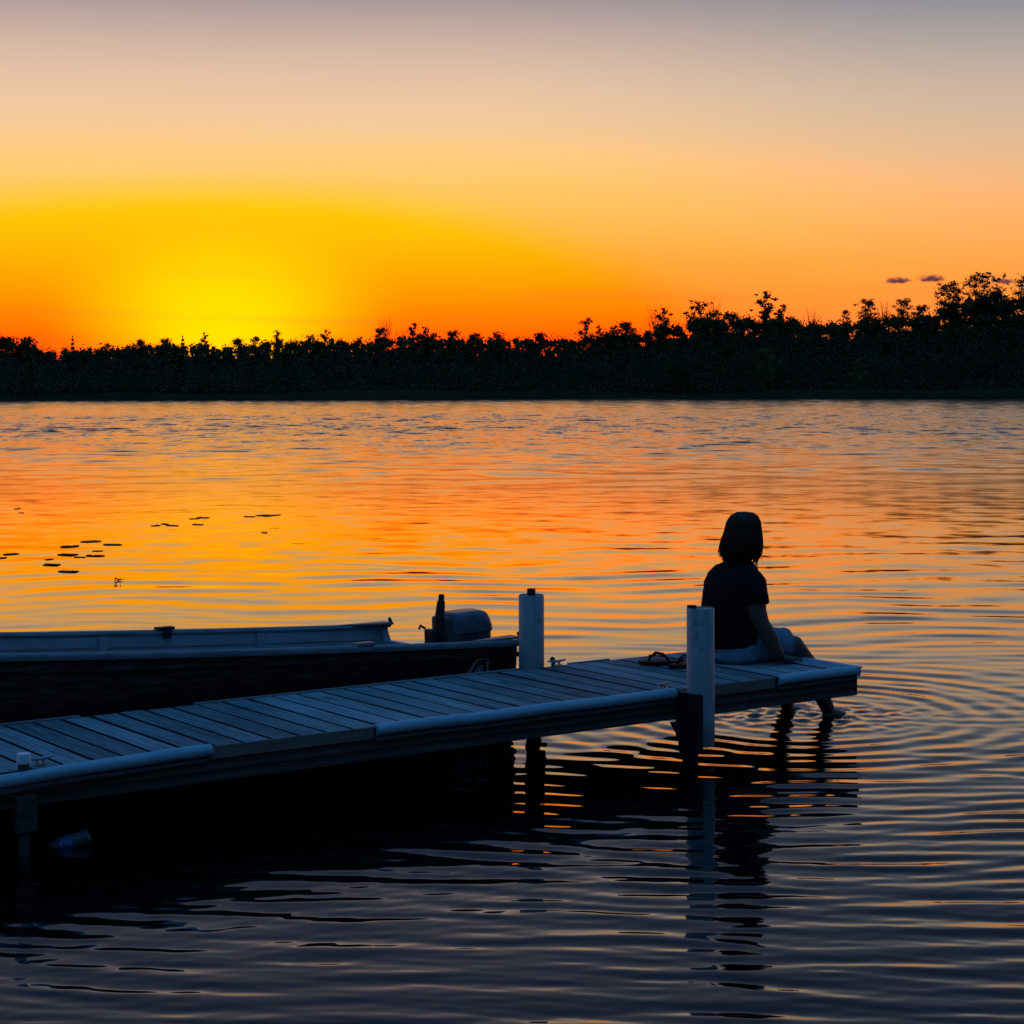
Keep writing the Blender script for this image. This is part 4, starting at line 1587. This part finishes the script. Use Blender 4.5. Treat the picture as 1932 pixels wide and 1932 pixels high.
# local x points to the bow, so the cowl trails toward -x
cw = MB()
def cow(z, x0, x1, hw):
    return (z, (x0 + x1) / 2, 0, (x1 - x0) / 2, hw)
cw.stack([cow(0.165, -0.408, -0.095, 0.118), cow(0.20, -0.402, -0.095, 0.120), cow(0.240, -0.388, -0.097, 0.118), cow(0.268, -0.374, -0.100, 0.112), cow(0.282, -0.360, -0.105, 0.102), cow(0.290, -0.340, -0.115, 0.085), cow(0.292, -0.32, -0.13, 0.06)], 36, 4.6)
cowl = cw.build('cowling', 'cowl_blue_grey', mo, smooth=40)
lc = MB()
lc.stack([cow(0.02, -0.37, -0.075, 0.080), cow(0.06, -0.395, -0.07, 0.105), cow(0.11, -0.405, -0.07, 0.116), cow(0.162, -0.404, -0.07, 0.118)], 32, 3.4)
lcw = lc.build('lower_cowling', 'cowl_lower', mo, smooth=40)
MB().stack([cow(0.160, -0.408, -0.09, 0.122), cow(0.167, -0.408, -0.09, 0.122)], 32, 3.4).build('cowl_seam', 'rubber', cowl)
# louvre block and carry handle on the front of the cowl
fr = MB()
fr.box(-0.108, -0.062, -0.088, 0.088, 0.11, 0.268, 0.012)
for j in range(5):
    fr.box(-0.066, -0.056, -0.075, 0.075, 0.13 + j * 0.026, 0.142 + j * 0.026, 0.003)
fr.build('cowl_front', 'cowl_lower', mo)
br = MB()
br.box(-0.075, 0.045, -0.085, -0.05, -0.10, 0.10, 0.006)
br.box(-0.075, 0.045, 0.05, 0.085, -0.10, 0.10, 0.006)
br.box(-0.075, -0.035, -0.085, 0.085, -0.04, 0.18, 0.008)
br.box(-0.03, 0.02, -0.05, 0.05, 0.04, 0.20, 0.012)
br.tube([(0.0, -0.06, 0.20), (0.035, -0.06, 0.222), (0.045, -0.06, 0.20)], 0.008, 8)
br.tube([(0.02, -0.06, 0.04), (0.085, -0.06, 0.055)], [0.011, 0.013], 8)
br.tube([(0.02, 0.06, 0.04), (0.085, 0.06, 0.055)], [0.011, 0.013], 8)
br.build('clamp_bracket', 'dark_steel', mo)
tl = MB()
tl.tube([(-0.055, 0.03, 0.13), (-0.042, 0.03, 0.24), (-0.058, 0.03, 0.33), (-0.064, 0.03, 0.372)], [0.030, 0.031, 0.027, 0.024], 12)
tiller = tl.build('tiller', 'dark_steel', mo, smooth=40)
MB().tube([(-0.064, 0.03, 0.366), (-0.067, 0.03, 0.402), (-0.068, 0.03, 0.412)], [0.0175, 0.0185, 0.014], 12).build('tiller_grip', 'rubber', tiller, smooth=40)
sf = MB()
sf.box(-0.26, -0.10, -0.03, 0.03, -0.50, 0.03, 0.015)
sf.box(-0.36, -0.06, -0.075, 0.075, -0.335, -0.32, 0.004)
sf.build('shaft_housing', 'cowl_lower', mo)
gc = MB()
gc.tube([(-0.03, 0, -0.56), (-0.10, 0, -0.56), (-0.24, 0, -0.56), (-0.32, 0, -0.56)], [0.008, 0.035, 0.038, 0.02], 12)
gear = gc.build('gear_case', 'cowl_lower', mo, smooth=40)
pp = MB()
for j in range(3):
    a = j * 2.094
    pp.box(-0.345, -0.335, -0.03, 0.03, 0.02, 0.10, 0.003, rot=None)
    for v in pp.bm.verts:
        if not v.tag:
            w = v.co - Vector((-0.34, 0, 0))
            v.co = Vector((-0.34, 0, -0.56)) + Matrix.Rotation(a, 3, 'X') @ (Matrix.Rotation(0.5, 3, 'Z') @ w)
            v.tag = True
pp.build('propeller', 'dark_steel', gear)


def decal(txt, size, loc, parent, name):
    cu = bpy.data.curves.new(name, 'FONT')
    cu.body = txt
    cu.size = size
    cu.extrude = 0.0008
    cu.shear = 0.2
    tmp = bpy.data.objects.new(name, cu)
    COL.objects.link(tmp)
    dg = bpy.context.evaluated_depsgraph_get()
    me = bpy.data.meshes.new_from_object(tmp.evaluated_get(dg))
    bpy.data.objects.remove(tmp)
    me.materials.clear()
    return link(name, me, 'white_decal', parent, loc, (R(90), 0, R(180)))


decal('Jn', 0.062, (-0.305, 0.1195, 0.085), lcw, 'cowl_lettering')
MB().box(-0.39, -0.22, 0.117, 0.1195, 0.046, 0.054).build('cowl_stripe', 'white_decal', lcw)

# ------------------------------------------------------------------ floating things
def lily(px, py, wpx, label, seed):
    Y0 = CAM_H * 3600.0 / (py - 733 + 0.003 * (px - 966))
    x = px_tree(px, Y0)
    r = wpx / 3600.0 * Y0 / 2 * 0.86
    rg = random.Random(seed)
    rot = rg.uniform(0, 6.28)
    top, bot = [], []
    n = 18
    for i in range(n):
        a = 0.18 + (2 * math.pi - 0.36) * i / (n - 1)
        rr = r * (1 + 0.05 * math.sin(3 * a + seed))
        z = 0.003 + 0.006 * max(0.0, math.sin(2 * a + seed)) ** 2
        top.append((rr * math.cos(a + rot), rr * 0.9 * math.sin(a + rot), z))
    top.append((0.05 * r * math.cos(rot), 0.05 * r * math.sin(rot), 0.003))
    bot = [(p[0], p[1], p[2] - 0.004) for p in top]
    o = MB().rings([bot, top]).build('lily_pad', 'lily')
    o.location = (x, Y0, 0.003)
    setp(o, label, 'lily pad', 'lily pads floating on the orange water')


PADS = [
    (171, 1022, 46, 'lily pad, farthest back of the left cluster'),
    (212, 1028, 42, 'lily pad at the right end of the left cluster'),
    (131, 1031, 42, 'lily pad left of the farthest back one in the left cluster'),
    (183, 1040, 24, 'small lily pad in the middle of the left cluster'),
    (127, 1047, 46, 'dark lily pad with a raised rim in the middle of the left cluster'),
    (150, 1052, 26, 'faint small lily pad just in front of the raised rim one'),
    (178, 1049, 42, 'lily pad right of the raised rim one in the left cluster'),
    (92, 1056, 20, 'tiny lily pad at the left of the left cluster'),
    (96, 1066, 40, 'lily pad at the front left of the left cluster'),
    (128, 1079, 46, 'lily pad nearest the viewer in the left cluster'),
    (20, 1046, 36, 'lily pad close to the left picture edge'),
    (2, 1053, 24, 'lily pad cut by the left picture edge'),
    (382, 977, 30, 'lily pad left of the long floating strip of pads'),
    (366, 979, 24, 'small lily pad touching the left of the strip of pads'),
    (325, 992, 28, 'dark lily pad in the middle group in front of the strip'),
    (293, 992, 22, 'faint lily pad left in the middle group'),
    (310, 989, 18, 'faintest lily pad of the middle group'),
    (372, 990, 26, 'lily pad right in the middle group'),
    (500, 973, 44, 'left half of the long floating strip of pads, farthest right'),
    (470, 975, 26, 'lily pad left in the long strip farthest right'),
    (520, 972, 22, 'lily pad right end of the long strip farthest right'),
    (498, 1005, 15, 'single tiny lily pad in front of the long strip'),
    (32, 960, 16, 'tiny lily pad far out near the left edge'),
    (40, 968, 12, 'speck of lily pad far out near the left edge, nearer one'),
]
for i, (px, py, wpx, lab) in enumerate(PADS):
    lily(px, py, wpx, lab, i + 1)

# a curled leaf drifting on the water
lf = MB()
for (a, b_, c) in (((-0.05, 0, 0.0), (-0.02, 0.01, 0.05), (-0.05, 0, 0.075)), ((-0.02, 0, 0.0), (0.01, 0.0, 0.03), (0.035, 0, 0.055)), ((0, 0, 0.01), (0.04, 0.01, 0.03), (0.075, 0, 0.022)), ((-0.05, 0, 0.05), (0, 0, 0.03), (0.04, 0, 0.012))):
    lf.tube([a, b_, c], [(0.012, 0.006), (0.016, 0.007), (0.004, 0.003)], 8)
Yl = CAM_H * 3600 / (1096 - 733 - 2.2)
lo = lf.build('drifting_leaf', 'rubber', None, smooth=True)
lo.location = (px_tree(222, Yl), Yl, 0.0)
lo.scale = (0.8, 0.8, 0.55)
setp(lo, 'small dark curled leaf drifting in front of the lily pads', 'leaf')


# plastic bottle half sunk beside the left leg of the dock
def bottle():
    Yb = CAM_H * 3600.0 / (1592 - 733)
    x = px_tree(122, Yb)
    r = empty('plastic_bottle', (x, Yb, 0.0), 0)
    r.rotation_euler = (0, R(-17), R(12))
    setp(r, 'clear plastic bottle with a blue label floating under the dock beside the left leg', 'bottle')
    prof_ = [(-0.100, 0.011), (-0.085, 0.012), (-0.080, 0.013), (-0.055, 0.026), (-0.03, 0.032), (-0.01, 0.0325), (0.035, 0.0325)]
    ribs = []
    for j in range(5):
        xx = 0.040 + j * 0.012
        ribs += [(xx, 0.0330), (xx + 0.005, 0.0300)]
    prof_ += ribs + [(0.100, 0.032), (0.106, 0.024)]
    MB().tube([(p[0], 0, 0.006) for p in prof_], [p[1] for p in prof_], 20).build('bottle_body', 'bottle_plastic', r, smooth=60)
    MB().tube([(-0.112, 0, 0.006), (-0.094, 0, 0.006)], 0.0135, 14).build('bottle_cap', 'cap_plastic', r, smooth=40)
    MB().tube([(-0.022, 0, 0.006), (0.030, 0, 0.006)], 0.0332, 20).build('bottle_label', 'blue_label', r, smooth=40)


def pet_build(N, b, o):
    b.inputs['Transmission Weight'].default_value = 0.55
    b.inputs['IOR'].default_value = 1.45


material('bottle_plastic', (0.22, 0.25, 0.29), 0.15, build=pet_build)


def label_build(N, b, o):
    n = N.noise(scaled(N, objcoord(N), (40, 30, 30)), 1.5, 2)
    N.t.links.new(N.ramp(n, [(0.45, (0.02, 0.10, 0.36)), (0.55, (0.10, 0.24, 0.42))]), b.inputs['Base Color'])


material('blue_label', rough=0.4, build=label_build)
bottle()
